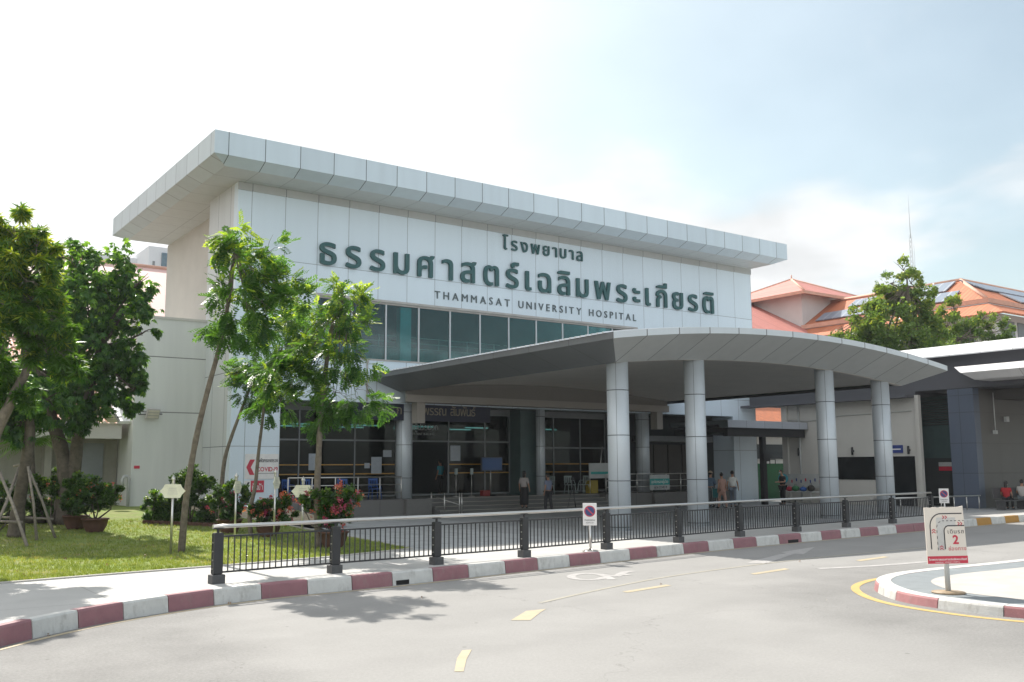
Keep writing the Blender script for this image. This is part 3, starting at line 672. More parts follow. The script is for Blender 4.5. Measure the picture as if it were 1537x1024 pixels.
# downpipe at the sill joint
q = MB(); q.tube([(18.55, YF-.07, 6.75), (18.55, YF-.07, 4.95)], .035, 8); q.box(18.49, YF-.11, 6.60, 18.61, YF-.005, 6.70); q.box(18.49, YF-.11, 5.75, 18.61, YF-.005, 5.83); q.build('downpipe', M_TRIM, B)

# storefront, recessed
YS = 38.3
GL_LOW = glass_mat('storefront_glass', (.22, .34, .32), ior=1.33)
mull = [15.35, 16.25, 18.85, 20.9, 23.7, 25.75, 27.2]
mullr = [28.75, 29.95, 31.7, 33.4]
q = MB(); q.box(14.73, YF+.45, 4.9, 41.6, YS+5, 5.0); q.box(14.73, YS-.05, 4.62, 41.6, YS+.35, 4.9); q.build('lobby_ceiling', M_DARKFR, B)
q = MB(); q.box(14.2, YS+5, .7, 42, YS+5.2, 5.0); q.box(14.2, YF+.45, .7, 14.9, YS+5, 4.9); q.build('lobby_back_wall', M_DARK, B)
def frame(xs, z0, z1, zh, mm=M_DARKFR):
    q = MB()
    for x in xs: q.box(x-.03, YS-.03, z0, x+.03, YS+.06, z1)
    for a, b in zip(xs, xs[1:]):
        for z in (z0, zh, z1-.06): q.box(a+.03, YS-.028, z, b-.03, YS+.058, z+.07)
    q.build('storefront_frame', mm, B)
frame(mull, .86, 4.66, 3.3); frame(mullr, .86, 4.66, 3.05)
for xs, zh, skip in ((mull, 3.3, (3,)), (mullr, 3.05, ())):
    for i, (a, b) in enumerate(zip(xs, xs[1:])):
        MB().box(a+.031, YS, zh+.071, b-.031, YS+.012, 4.6).build('transom_pane', GL_LOW, B)
        if i not in skip: MB().box(a+.031, YS, .931, b-.031, YS+.012, zh).build('storefront_pane', GL_LOW, B)
M_ORANGE = mat('orange_glass_stripe', (.45, .24, .05), .5)
for xs in (mull, mullr):
    for i, (a, b) in enumerate(zip(xs, xs[1:])):
        if xs is mull and i == 3: continue
        for z in (1.85, 2.25): MB().box(a+.05, YS-.006, z, b-.05, YS-.001, z+.045).build('safety_stripe', M_ORANGE, B)
q = MB(); q.box(27.23, YS-.9, .8, 28.35, YS+.3, 4.9); q.build('dark_pillar', M_DKGREEN, B)
q = MB(); q.box(33.43, YS-.1, .8, 41.6, YS+.2, 4.9); q.build('dark_end_wall', M_DARK, B)
M_BRD = mat('brown_door', (.05, .045, .04), .45)
for x in (36.2, 37.3, 38.4, 39.5): MB().box(x-.5, YS-.16, .85, x+.5, YS-.1, 3.3).build('door_leaf', M_BRD, B)
q = MB(); q.box(35.3, YS-1.0, 3.45, 40.6, YS-.16, 3.75); q.build('door_lintel', M_DARKFR, B)
# posters stuck on the glass
M_PAPER = mat('paper', (.36, .39, .42), .7, var=.12, scale=9)
for (x0, y0, x1, y1) in ((557, 686, 573, 711), (575, 676, 588, 686), (547, 695, 555, 703), (463, 681, 476, 706), (676, 669, 691, 692)):
    a = onY(x0, y1, YS-.02); b = onY(x1, y0, YS-.02); MB().box(a.x, YS-.02, a.z, b.x, YS-.012, b.z).build('poster', M_PAPER, B)
# navy banner with pale letters, and lettering over the door
q = MB(); q.box(17.6, YF+.05, 4.18, 25.0, YF+.12, 5.02); q.build('navy_banner', M_NAVY, B)
q = MB(); text_on(q, 'อาคารภ', (18.6, YF+.035, 4.45), UX, UZ, 1.7, .30, ext=.012); text_on(q, 'ราพรรณ สัมพันธ์', (20.95, YF+.035, 4.45), UX, UZ, 3.2, .32, ext=.012); q.build('banner_lettering', M_GOLD, B)
q = MB(); text_on(q, 'อาคารผู้ป่วยนอก', (21.0, YS-.03, 3.85), UX, UZ, 2.1, .22, ext=.008); text_on(q, 'OUT PATIENT BUILDING', (21.4, YS-.03, 3.62), UX, UZ, 1.5, .11, ext=.006); q.build('door_lettering', M_GREYP, B)
# ceiling lamps inside
M_LAMP = bpy.data.materials.new('fluorescent_tube'); M_LAMP.use_nodes = True
e = M_LAMP.node_tree.nodes['Principled BSDF']; e.inputs['Emission Color'].default_value = (.75, .95, 1, 1); e.inputs['Emission Strength'].default_value = .9
for x in (16.4, 19.4, 22.4, 25.6, 30.0):
    for a, y in ((0, 1.4), (.4, 3.6)): MB().box(x+a, YS+y, 4.05, x+a+1.3, YS+y+.12, 4.1).build('lobby_lamp', M_LAMP, B)
# COVID sign on the pier
q = MB(); q.box(13.33, YF-.03, 1.72, 14.70, YF-.004, 2.70); q.build('screening_sign', M_WHITEP, B)
q = MB(); text_on(q, 'จุดคัดกรองตรวจ', (13.78, YF-.036, 2.38), UX, UZ, .88, .11, 0, off=.014, ext=.003)
text_on(q, 'COVID-19', (13.80, YF-.036, 2.02), UX, UZ, .87, .175, 1, off=.018, ext=.003)
q.poly([(13.72, YF-.037, 2.48), (13.52, YF-.037, 2.48), (13.38, YF-.037, 2.18), (13.52, YF-.037, 1.88), (13.72, YF-.037, 1.88), (13.56, YF-.037, 2.18)][::-1], 1)
q.box(13.72, YF-.034, 1.93, 14.62, YF-.031, 1.945, 0); q.build('screening_lettering', [M_INK, M_RED], B)
q = MB(); q.box(13.33, YF-.028, 1.20, 13.58, YF-.004, 1.66, 0); q.box(13.58, YF-.030, 1.20, 14.12, YF-.004, 1.66, 1); q.poly([(13.54, YF-.033, 1.60), (13.46, YF-.033, 1.60), (13.36, YF-.033, 1.43), (13.46, YF-.033, 1.26), (13.54, YF-.033, 1.26), (13.45, YF-.033, 1.43)][::-1], 2)
text_on(q, 'ห้องน้ำ', (13.64, YF-.035, 1.30), UX, UZ, .43, .17, 0, off=.012, ext=.003); q.build('toilet_sign', [M_WHITEP, M_RED, M_INK], B)
q = MB(); q.box(12.80, YF-.02, 1.45, 12.98, YF-.004, 1.66, 0); c = Vector((12.89, YF-.024, 1.555))
rr_ = [(c.x+.07*math.cos(a), YF-.024, c.z+.07*math.sin(a)) for a in np.linspace(0, 2*math.pi, 20)]
q.tube(rr_, .008, 5, 1); q.tube([(c.x-.05, c.y, c.z+.05), (c.x+.05, c.y, c.z-.05)], .008, 5, 1); q.build('no_smoking_sign', [M_WHITEP, M_RED], B)

# entrance platform + steps
P = empty('entrance_platform', (14.8, 35.6, .15), 'raised dark granite entrance platform with four steps in front of the glass lobby', 'steps')
q = MB(); q.box(14.0, 35.75, .1, 20.05, YF-.01, .80); q.box(14.74, YF-.01, .1, 41.59, YS+5, .80); q.box(31.2, 35.75, .1, 37.6, YF-.01, .80)
q.build('plinth', panel_mat('plinth_stone', (.13, .125, .12), 'X', 1.2, 14.0, lw=.012, line=(.05, .05, .05)), P)
for x in (19.95, 34.3): MB().box(x, 35.55, .1, x+1.25, 37.6, .802).build('column_pedestal', M_PLINTH, P)
q = MB()
for i, (z, y) in enumerate(((.31, 35.0), (.47, 35.4), (.63, 35.8), (.795, 36.2))): q.box(21.26, y, .1, 31.19, y+.42 if i < 3 else YF-.012, z)
q.build('stairs', M_STEP, P)
q = MB()
for i, (z, y) in enumerate(((.31, 35.0), (.47, 35.4), (.63, 35.8), (.795, 36.2))): q.box(21.27, y-.006, z-.02, 31.18, y+.05, z+.004)
q.build('step_nosing', M_NOSING, P)
def srail(name, pts, label, zb=.8, h=.95, vertical=1.0, bars=2):
    o = empty(name, (*pts[0], zb), label, 'railing', 'stainless rails round the entrance platform'); q = MB(); g = MB()
    A, Bq = Vector((*pts[0], 0)), Vector((*pts[-1], 0)); Ln = (Bq-A).length; n = max(1, round(Ln/vertical))
    for i in range(n+1):
        p = A.lerp(Bq, i/n); g.tube([(p.x, p.y, zb), (p.x, p.y, zb+h)], .025, 8)
    for k in range(bars+1):
        z = zb+h-(h-.15)*k/(bars+.5); q.tube([(A.x, A.y, z), (Bq.x, Bq.y, z)], .024 if k == 0 else .016, 8)
    g.build('rail_posts', M_STEEL, o); q.build('rails', M_STEEL, o); return o
srail('platform_railing', [(14.8, 35.85), (19.85, 35.85)], 'stainless steel railing on the granite platform behind the pink flower bushes')
srail('platform_railing', [(31.3, 35.85), (37.5, 35.85)], 'stainless steel railing on the platform carrying the green and white banner')
o = empty('banner_sign', (34.2, 35.8, .8), 'small white banner with a green stripe tied to the platform railing', 'banner'); q = MB(); q.box(34.2, 35.79, .93, 35.6, 35.81, 1.70)
q.build('banner_cloth', M_GREYP, o); q = MB(); q.box(34.2, 35.783, 1.18, 35.6, 35.789, 1.50, 0); text_on(q, 'จุดคัดกรองผู้ป่วย', (34.28, 35.780, 1.27), UX, UZ, 1.2, .12, 1, ext=.002); text_on(q, 'ผู้ป่วย COVID 19', (34.5, 35.784, 1.0), UX, UZ, .9, .10, 2, ext=.002); q.build('banner_print', [M_TEALP, M_WHITEP, M_INK], o)
for (x, y, lb) in ((20.7, 34.7, 'left'), (21.0, 35.3, 'right')): pass
o = empty('handrail', (21.6, 34.9, .15), 'short stainless handrail posts at the left end of the entrance steps', 'railing'); q = MB()
for x, y in ((21.6, 36.3), (21.6, 35.2), (22.1, 34.8), (22.25, 34.85)): q.tube([(x, y, .15), (x, y, 1.05)], .03, 8)
q.tube([(21.6, 36.3, .95), (21.6, 35.2, .75), (22.1, 34.8, .55)], .018, 6); q.build('rail_posts', M_STEEL, o)

# ------------------------------------------------------------------ arched canopy
C = empty('entrance_canopy', (27.76, 28.7, .15), 'wide arched grey canopy on round silver columns over the entrance drop-off', 'canopy')
def zt_(x): return 6.77-.66*((x-27.76)/9.05)**2
def zs_(x): return 5.84-.45*((x-27.9)/7.9)**2
XL, XR, Y0, Y1 = 18.72, 36.80, 21.0, 36.60
nx = 52; xs = [XL+(XR-XL)*i/nx for i in range(nx+1)]
xi = [20.15+(35.9-20.15)*i/nx for i in range(nx+1)]
q = MB(); g = MB()
for i in range(nx):
    a, b = xs[i], xs[i+1]; c, d_ = xi[i], xi[i+1]
    q.add([(a, Y0, zt_(a)), (b, Y0, zt_(b)), (b, Y0, zt_(b)-.2), (a, Y0, zt_(a)-.2)], [(0, 3, 2, 1)], 0)
    q.add([(a, Y0, zt_(a)-.2), (b, Y0, zt_(b)-.2), (d_, 22.5, zs_(d_)), (c, 22.5, zs_(c))], [(0, 3, 2, 1)], 1, True)
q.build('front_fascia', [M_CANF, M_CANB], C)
for (xo, xin, s) in ((XL, 20.15, 1), (XR, 35.9, -1)):
    v = [(xo, Y0, zt_(xo)), (xo, Y1, zt_(xo)), (xo, Y1, zt_(xo)-.2), (xo, Y0, zt_(xo)-.2), (xin, 22.5, zs_(xin)), (xin, Y1, zs_(xin))]
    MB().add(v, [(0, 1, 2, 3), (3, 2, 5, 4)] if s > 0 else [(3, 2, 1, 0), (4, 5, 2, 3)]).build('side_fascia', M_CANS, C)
q = MB()
for i in range(nx):
    a, b = xi[i], xi[i+1]
    q.add([(a, 22.5, zs_(a)), (b, 22.5, zs_(b)), (b, 22.8, zs_(b)), (a, 22.8, zs_(a)), (b, 22.8, zs_(b)+.14), (a, 22.8, zs_(a)+.14), (b, Y1-.5, zs_(b)+.14), (a, Y1-.5, zs_(a)+.14)], [(0, 3, 2, 1), (3, 5, 4, 2), (5, 7, 6, 4)], 0, True)

g = MB(); g.box(20.15, Y1-.62, 4.95, 35.9, Y1-.502, 5.27); g.build('rear_beam', M_CANSOF, C)
ep = MB()
for i in range(nx):
    a, b = xi[i], xi[i+1]; ep.add([(a, Y1-.5, 4.95), (b, Y1-.5, 4.95), (b, Y1-.5, zs_(b)+.14), (a, Y1-.5, zs_(a)+.14), (a, Y1, 4.95), (b, Y1, 4.95)], [(0, 1, 2, 3), (0, 4, 5, 1)])
ep.build('ceiling_end_panel', mat('end_panel', (.22, .205, .19), .7, var=.04), C); q.build('ceiling', M_CANCEIL, C)
q = MB()
for i in range(nx):
    a, b = xs[i], xs[i+1]
    q.add([(a, Y0, zt_(a)-.003), (b, Y0, zt_(b)-.003), (b, Y1, zt_(b)-.003), (a, Y1, zt_(a)-.003)], [(0, 1, 2, 3)], 0, True)
q.build('roof_deck', M_SHEET, C)
q = MB(); y = Y0+.35
while y < Y1:
    for i in range(nx-2):
        a, b = (xs[i] if i else XL-.1), xs[i+1]
        q.add([(a, y-.05, zt_(a)), (b, y-.05, zt_(b)), (b, y-.02, zt_(b)+.045), (a, y-.02, zt_(a)+.045), (b, y+.04, zt_(b)+.045), (a, y+.04, zt_(a)+.045), (b, y+.07, zt_(b)), (a, y+.07, zt_(a))], [(0, 1, 2, 3), (3, 2, 4, 5), (5, 4, 6, 7)]+([(0, 3, 5, 7)] if i == 0 else []))
    y += .26
q.build('corrugated_ribs', M_SHEET, C)
def column(x, y, z0, z1, r=.352):
    q = MB(); q.cyl(x, y, z0, z1, r, 40); o = q.build('column', M_COLM, C)
    g = MB(); z = .25 if z0 < .3 else 1.684
    while z < z1:
        if z > z0: g.cyl(x, y, z-.012, z+.012, r+.003, 40)
        z += 1.436
    a = R(-140); g.tube([(x+math.cos(a)*r, y+math.sin(a)*r, z0), (x+math.cos(a)*r, y+math.sin(a)*r, z1)], .007, 4); g.build('panel_joint', M_GROOVE, o)
CX = (20.54, 24.07, 31.25, 34.9)
for x in CX: column(x, 22.88, .13, zs_(x)+.1)
for x in (20.62, 34.9): column(x, 37.0, .8, 5.0)
column(28.15, 37.0, .8, 5.0, .22)
for x in (20.75, 35.15): MB().box(x, 36.12, 4.05, x+.4, 36.6, 4.95).build('beam_stub', M_CANSOF, C)

# ------------------------------------------------------------------ low wing and tiled house on the left
W = empty('side_wing', (9.9, 40, .6), 'plain beige rendered side wing between the tall hall and the garden trees', 'building')
q = MB(); q.box(9.9, 40.0, .1, 12.71, 40.35, 8.28); q.box(9.9, 40.35, .1, 10.25, 50, 8.28); q.build('wall', M_STUCCO, W)
q = MB(); q.box(9.86, 39.96, 8.28, 13.1, 50, 8.38); q.build('roof', M_STUCCO2, W)
q = MB(); q.tube([(9.55, 39.85, 1.45), (9.55, 39.85, 1.75), (9.62, 39.87, 1.85), (9.75, 39.9, 1.85), (9.8, 39.9, 1.75), (9.8, 39.9, .6)], .06, 10); q.build('vent_pipe', M_GREYP, W)
q = MB(); q.box(10.0, 39.985, 2.15, 10.22, 39.996, 2.27); q.build('small_red_notice', M_RED, W)
def floodlight(p, aim, label):
    o = empty('floodlight', p, label, 'floodlight', 'floodlights on the side wing'); M = Vector(aim).to_track_quat('Y', 'Z').to_matrix()
    q = MB(); q.obox((0, 0, 0), (.52, .12, .42), M=M); q.build('lamp_housing', M_TRIM, o, False, .015)
    g = MB()
    for k in range(3): g.obox(M @ Vector((0, .065, -.125+.125*k)), (.44, .012, .09), M=M)
    g.build('lamp_lens', mat('frosted_lens', (.62, .58, .48), .3), o, False)
    g = MB(); g.tube([M @ Vector((-.26, 0, 0)), M @ Vector((-.42, -.05, -.02)), Vector((-.5, .16, -.04))], .025, 6); g.build('bracket', M_BASE, o, False)
floodlight((10.58, 39.75, 4.35), (.15, -1, -.45), 'square floodlight with three lens strips mounted near the edge of the side wing')
floodlight((9.0, 39.7, 4.15), (-.6, -.5, -.8), 'floodlight tilted towards the ground seen edge-on at the left of the side wing')
H = empty('tiled_house', (4, 41, .6), 'low beige house with a terracotta tiled roof half hidden behind the garden trees', 'house')
q = MB(); q.box(-14, 42.2, .1, 9.85, 42.5, 3.6); q.box(7.0, 41.6, .1, 7.25, 42.2, 3.5); q.build('wall', mat('dull_beige_wall', (.27, .255, .22), .85), H)
q = MB(); q.box(-14, 40.55, 3.35, 9.35, 40.7, 3.95); q.box(-14, 40.7, 3.4, 9.35, 42.2, 3.5); q.box(9.35, 40.55, 3.35, 9.6, 42.6, 3.95); q.build('eave_fascia', M_STUCCO2, H)
q = MB(); nxx = 160
for r_ in range(9):
    y0 = 40.35+.72*r_; z0 = 3.98+.43*r_; y1 = y0+.8; z1 = z0+.46
    vs = []; fs = []
    for i in range(nxx*3+1):
        x = -14+23.4*i/(nxx*3); dz = .045*math.sin(i*2*math.pi/3*.5)
        vs += [(x, y0, z0+dz+.02), (x, y1, z1+dz-.03)]
    for i in range(nxx*3): fs.append((2*i, 2*i+2, 2*i+3, 2*i+1))
    q.add(vs, fs, 0, True)
q.build('roof', mat('terracotta_tiles', (.46, .20, .12), .6, var=.15, scale=4), H)
q = MB(); q.slab([(9.38, 40.3, 4.05), (9.9, 40.3, 4.05), (9.9, 46.9, 8.0), (9.38, 46.9, 8.0)], .12); q.build('verge_flashing', M_WHITE, H)
q = MB(); q.box(3.2, 42.15, 2.0, 5.2, 42.19, 3.2); q.build('window', M_DARK, H); q = MB(); q.box(3.1, 42.08, 1.88, 5.3, 42.19, 1.99); q.build('window_sill', M_STUCCO, H)
q = MB(); q.box(7.6, 42.14, .3, 9.3, 42.19, 3.2); q.build('door', M_DARKFR, H)

# ------------------------------------------------------------------ right hand building with porch
XW = 43.0
Rb = empty('side_building', (XW, 29, .15), 'beige right-hand building with a sloping white roof edge and dark porch beside the canopy', 'building')
M_BEIGE = mat('beige_plaster', (.50, .485, .45), .85, var=.04, scale=1)
M_SLATE = panel_mat('shaded_slate_cladding', (.085, .105, .145), 'Y', 1.3, 22.8, (1.73, 3.12, 4.55, 5.35), lw=.012, line=(.05, .06, .07), pvar=.02)  # slate darkened so that its colour carries the porch's shade
M_BROWN = panel_mat('shaded_porch_panels', (.085, .08, .075), 'X', 2.2, 43.0, (1.73, 3.12, 4.55), lw=.012, line=(.06, .055, .05), pvar=.02)  # brown darkened as well, with the porch's shade put into the colour
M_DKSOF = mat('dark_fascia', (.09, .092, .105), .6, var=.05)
q = MB(); q.box(XW, 26.3, .1, XW+.1, 34.4, 5.5); q.box(XW-.10, 26.1, .1, XW+.12, 26.3, 5.5); q.box(XW-.14, 33.95, .1, XW, 34.3, 5.5); q.build('wall', M_BEIGE, Rb)
q = MB(); q.box(XW+1.5, 24.65, .1, XW+1.8, 29.5, 5.5); q.build('recess_wall', M_DKGREEN, Rb)
q = MB()
for z in np.arange(4.1, 5.4, .12): q.obox((XW+1.45, 26.3, z), (.08, 1.8, .02), M=Matrix.Rotation(.5, 3, 'Y'))
q.build('louvres', M_BASE, Rb)
q = MB(); q.box(XW+1.42, 25.4, .1, XW+1.49, 26.85, 2.45); q.build('recess_door', M_DARK, Rb)
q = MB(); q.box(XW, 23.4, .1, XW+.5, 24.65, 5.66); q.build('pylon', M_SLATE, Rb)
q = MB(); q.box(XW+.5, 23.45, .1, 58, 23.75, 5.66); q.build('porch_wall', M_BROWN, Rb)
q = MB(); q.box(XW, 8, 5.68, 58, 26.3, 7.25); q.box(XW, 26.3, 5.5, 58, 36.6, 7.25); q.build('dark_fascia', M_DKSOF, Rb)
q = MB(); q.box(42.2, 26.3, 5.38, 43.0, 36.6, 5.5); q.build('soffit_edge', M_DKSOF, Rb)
q = MB(); v = [(42.15, 8, 7.2), (42.15, 36, 7.2), (43.0, 36, 7.75), (43.0, 8, 7.75), (42.15, 8, 7.14), (42.15, 36, 7.14), (43.0, 36, 7.26), (43.0, 8, 7.26)]
q.add(v, [(0, 3, 2, 1), (0, 1, 5, 4), (4, 5, 6, 7), (0, 4, 7, 3), (1, 2, 6, 5)]); q.box(43.0, 8, 7.26, 58, 36, 7.74)
q.build('white_roof_edge', panel_mat('white_edge', (.66, .66, .67), 'Y', 1.47, 21.0, lw=.012, line=(.3, .3, .3), pvar=.04), Rb)
q = MB(); v = []
for y in (8, 22.9):
    o_ = 0 if y < 20 else .45
    v += [(41.15, y, 6.22), (41.7, y+o_*1.3, 6.56), (43.0, y+o_*1.3, 6.56), (43.0, y-.4, 5.9), (41.55, y-.4, 5.9)]
q.add(v, [(0, 1, 6, 5), (1, 2, 7, 6), (4, 0, 5, 9), (3, 4, 9, 8), (5, 6, 7, 8, 9), (0, 4, 3, 2, 1)])
q.build('porch_slab', panel_mat('slab_edge', (.60, .59, .59), 'Y', 2.6, 20.3, lw=.012, line=(.3, .28, .27), pvar=.03), Rb)
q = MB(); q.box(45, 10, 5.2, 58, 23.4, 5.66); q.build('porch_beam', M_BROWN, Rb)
M_WINB = mat('black_window_glass', (.012, .014, .016), .12, var=.02)
q = MB(); q.box(XW-.03, 28.0, 1.4, XW+.01, 30.87, 2.55); q.build('window', M_WINB, Rb); q = MB(); q.box(XW-.03, 26.5, .15, XW+.01, 27.75, 2.55); q.build('glass_door', M_WINB, Rb)
q = MB(); q.box(XW-.05, 27.1, 2.72, XW-.005, 27.95, 3.1); q.build('blue_door_sign', M_BLUEP, Rb); q = MB(); q.box(XW-.055, 27.2, 2.87, XW-.051, 27.8, 2.93); q.build('sign_stripe', M_WHITEP, Rb)
q = MB(); q.box(XW+1.36, 25.0, 2.05, XW+1.41, 26.1, 2.25, 0); q.box(XW+1.36, 25.0, 1.84, XW+1.41, 26.1, 2.04, 1); q.build('recess_sign', [M_GREYP, M_RED], Rb)
q = MB(); q.box(XW-.15, 31.7, .95, XW-.12, 34.0, 1.68, 0)
for i in range(7): q.box(XW-.158, 31.9+.3*i, 1.2+.08*(i % 2), XW-.151, 31.98+.3*i, 1.36+.08*(i % 2), 1 if i % 3 else 2)
q.build('notice_board', [M_GREYP, M_BLUEP, M_RED], Rb)
q = MB(); q.tube([(XW-.05, 33.2, 5.4), (XW-.05, 33.2, .2)], .05, 8); q.tube([(XW-.06, 34.2, 4.6), (XW-.06, 32.5, 4.5), (XW-.06, 30.5, 4.7), (XW-.06, 26.5, 4.75)], .02, 6); q.build('drain_pipes', M_GREYP, Rb)
q = MB(); q.tube([(XW+1.7, 23.35, 5.5), (XW+1.7, 23.35, 3.7)], .025, 6); q.box(XW+1.6, 23.3, 3.55, XW+1.8, 23.44, 3.72); q.box(XW+2.7, 23.3, 4.15, XW+2.95, 23.44, 4.4); q.build('wall_conduit', M_GREYP, Rb)
for (y, lb) in ((33.25, 'black wall lamp farthest along the beige wall, above the notice board'), (29.9, 'black wall lamp over the dark window in the beige wall'), (26.75, 'black wall lamp at the near end of the beige wall, beside the blue door sign')):
    o = empty('wall_lamp', (XW-.1, y, 2.85), lb, 'wall lamp', 'black wall lamps on the beige wall')
    q = MB(); q.tube([(-.02, 0, -.2), (-.02, 0, .2)], .055, 10); q.build('lamp_body', M_BLACK, o, False); q = MB(); q.box(-.02, -.04, -.05, .1, .04, .05); q.build('bracket', M_BLACK, o, False)
# low flat porch roof on dark posts behind the columns
o = empty('flat_porch', (39.57, 33.07, .15), 'low flat grey-edged porch roof on a black beam and post by the hall corner', 'porch')
q = MB(); q.box(36.6, 33.2, 4.2, 42.9, 36.6, 4.42); q.box(36.6, 32.6, 4.05, 42.9, 33.2, 4.42); q.build('roof_slab', panel_mat('porch_edge', (.36, .38, .42), 'X', 1.4, 36.6, lw=.01), o)
q = MB(); q.box(36.8, 32.8, 3.62, 42.9, 33.1, 4.05); q.box(36.8, 33.1, 3.8, 42.9, 36.5, 4.05); q.build('beam', M_BLACK, o)
q = MB(); q.box(39.47, 32.85, .14, 39.75, 33.08, 3.62); q.build('post', M_BLACK, o); q = MB(); q.box(39.35, 32.7, 2.35, 39.85, 32.84, 2.75); q.build('loudspeaker', M_BLACK, o)
o = empty('green_hoarding', (41.7, 36.9, .15), 'green sheet hoarding closing the gap between the hall and the beige wall', 'hoarding'); q = MB(); q.box(43.6, 38.0, .1, 48, 38.08, 2.25); q.build('sheet', mat('green_tarpaulin', (.02, .16, .055), .6, var=.2), o)
q = MB(); q.tube([(46.2, 37.95, 2.2), (46.2, 37.95, 2.5), (46.7, 37.95, 2.5), (46.7, 37.95, 2.2)], .03, 6); q.build('hoarding_frame', M_BLACK, o)
o = empty('rear_annex', (48, 45, .15), 'orange tiled roof with a white slanting downpipe seen through the gap behind the porch', 'building')
q = MB(); q.box(43.6, 44.3, .1, 60, 44.6, 4.4); q.build('wall', M_STUCCO2, o); q = MB(); q.slab([(43.6, 43.6, 4.5), (62, 43.6, 4.5), (62, 49, 7.4), (43.6, 49, 7.4)], .15); q.build('roof', mat('orange_annex_tiles', (.50, .17, .08), .6, var=.2, scale=3), o)
q = MB(); q.box(43.6, 49, 7.4, 62, 49.3, 7.7); q.tube([(48.2, 43.5, 6.6), (48.3, 43.5, 6.2), (51.6, 43.5, 4.9)], .08, 8); q.build('gutter', M_WHITE, o); q = MB(); q.box(43.6, 44.2, 2.6, 60, 44.29, 3.6); q.build('dark_window_band', M_DARK, o)

# ------------------------------------------------------------------ far buildings
def tile_mat(name, col, axis='X', step=.42):
    m = panel_mat(name, col, axis, step, 0, lw=.06, line=tuple(c*.72 for c in col), rough=.7, pvar=.12, streak=.12); return m
M_TIL_A = tile_mat('orange_roof_tiles', (.50, .165, .075), 'Y'); M_TIL_B = tile_mat('orange_roof_tiles_front', (.50, .165, .075), 'X'); M_TIL_P = tile_mat('pink_lit_roof_tiles', (.52, .20, .165), 'X')  # pink set: the orange tiles with their different light put into the colour
M_RIDGE = mat('ridge_tiles', (.58, .33, .24), .7); M_WB = mat('far_white_wall', (.60, .58, .56), .8, var=.06, scale=.4)
M_SOLAR = panel_mat('solar_cells', (.21, .25, .31), 'Y', 1.0, 0, (), lw=.05, line=(.42, .45, .48), rough=.35, pvar=.05)
M_SOLARX = panel_mat('solar_cells_front', (.21, .25, .31), 'X', 1.0, 0, (), lw=.05, line=(.42, .45, .48), rough=.35, pvar=.05)
Bp = ft(1481, 449, 78)                                   # near corner of the band
dA = ray(1441.5, 422)
t = ((Bp.x-Bp.y))/(dA.x-dA.y) if abs(dA.x-dA.y) > 1e-6 else 80
A = Vector((dA.x*t, dA.y*t, CAM_H+dA.z*t))              # hip apex on the 45 degree diagonal
bx, by, bz = Bp; ax_, ay_, az_ = A; run = ax_-bx
Rr = empty('tiled_roof_block', (bx, by, .15), 'far building with a two-tier orange hipped tile roof carrying blue-grey solar panels', 'building')
vY = onX(1205, 492, bx)                                   # where the band meets the turret
yv = vY.y
sl = (az_-bz)/run
q = MB(); q.slab([(bx, by, bz), (ax_, ay_, az_), (ax_, yv+6, az_), (bx, yv+6, bz)], .2, 0); q.slab([(bx, by, bz), (bx+60, by, bz), (bx+60, ay_, az_), (ax_, ay_, az_)], .2, 1)
ex = 2.6; ez = bz-.35-ex*sl*.8
q.slab([(bx-ex, by-ex, ez), (bx-.05, by-.05, bz-.35), (bx-.05, yv, bz-.35), (bx-ex, yv, ez)], .15, 0); q.slab([(bx-ex, by-ex, ez), (bx+60, by-ex, ez), (bx+60, by-.05, bz-.35), (bx-.05, by-.05, bz-.35)], .15, 1)
q.build('roof', [M_TIL_A, M_TIL_B], Rr)
q = MB(); q.box(bx-.25, by-.25, bz-.32, bx+60, by-.02, bz+.06); q.box(bx-.25, by-.02, bz-.32, bx-.02, yv, bz+.06); q.tube([(bx, by, bz+.05), (ax_, ay_, az_+.08)], .16, 6); q.tube([(ax_, ay_, az_+.08), (ax_, yv, az_+.08)], .18, 6); q.tube([(ax_, ay_, az_+.08), (bx+60, ay_, az_+.08)], .18, 6)
q.build('ridges_and_gutter', M_RIDGE, Rr)
q = MB(); q.box(bx-1.2, by-1.2, .1, bx+60, by-.9, ez+.2); q.box(bx-1.2, by-.9, .1, bx-.9, yv+10, ez+.2); q.build('wall', M_WB, Rr)
for x in np.arange(bx-.2, bx+50, 2.4): MB().box(x, by-1.26, ez-2.0, x+1.9, by-1.21, ez-.35).build('window', M_DARKFR, Rr)
for y in np.arange(by+.4, yv+8, 2.4): MB().box(bx-1.26, y, ez-2.0, bx-1.21, y+1.9, ez-.35).build('window', M_DARKFR, Rr)
q = MB(); q.slab([(bx+4, by-6, ez-4.4), (bx+60, by-6, ez-4.4), (bx+60, by-1.3, ez-2.4), (bx+4, by-1.3, ez-2.4)], .2); q.build('lean_to_roof', M_WB, Rr)
nl = Vector((-sl, 0, 1)).normalized(); nf = Vector((0, -sl, 1)).normalized()
def on_left(u, y, h=.18): p = Vector((bx+run*u, y, bz+(az_-bz)*u)); return p+nl*h
def on_front(x, u, h=.18): p = Vector((x, by+run*u, bz+(az_-bz)*u)); return p+nf*h
for (u0, u1, ya_, yb_) in ((.56, .95, .10, .40), (.10, .48, .10, .32), (.55, .85, .52, .66), (.10, .42, .56, .78)):
    L_ = yv-by; a, b = by+L_*ya_+run*u1*.7, by+L_*yb_+run*.6
    MB().slab([on_left(u0, a), on_left(u1, a), on_left(u1, b), on_left(u0, b)], .1).build('solar_panel', M_SOLAR, Rr)
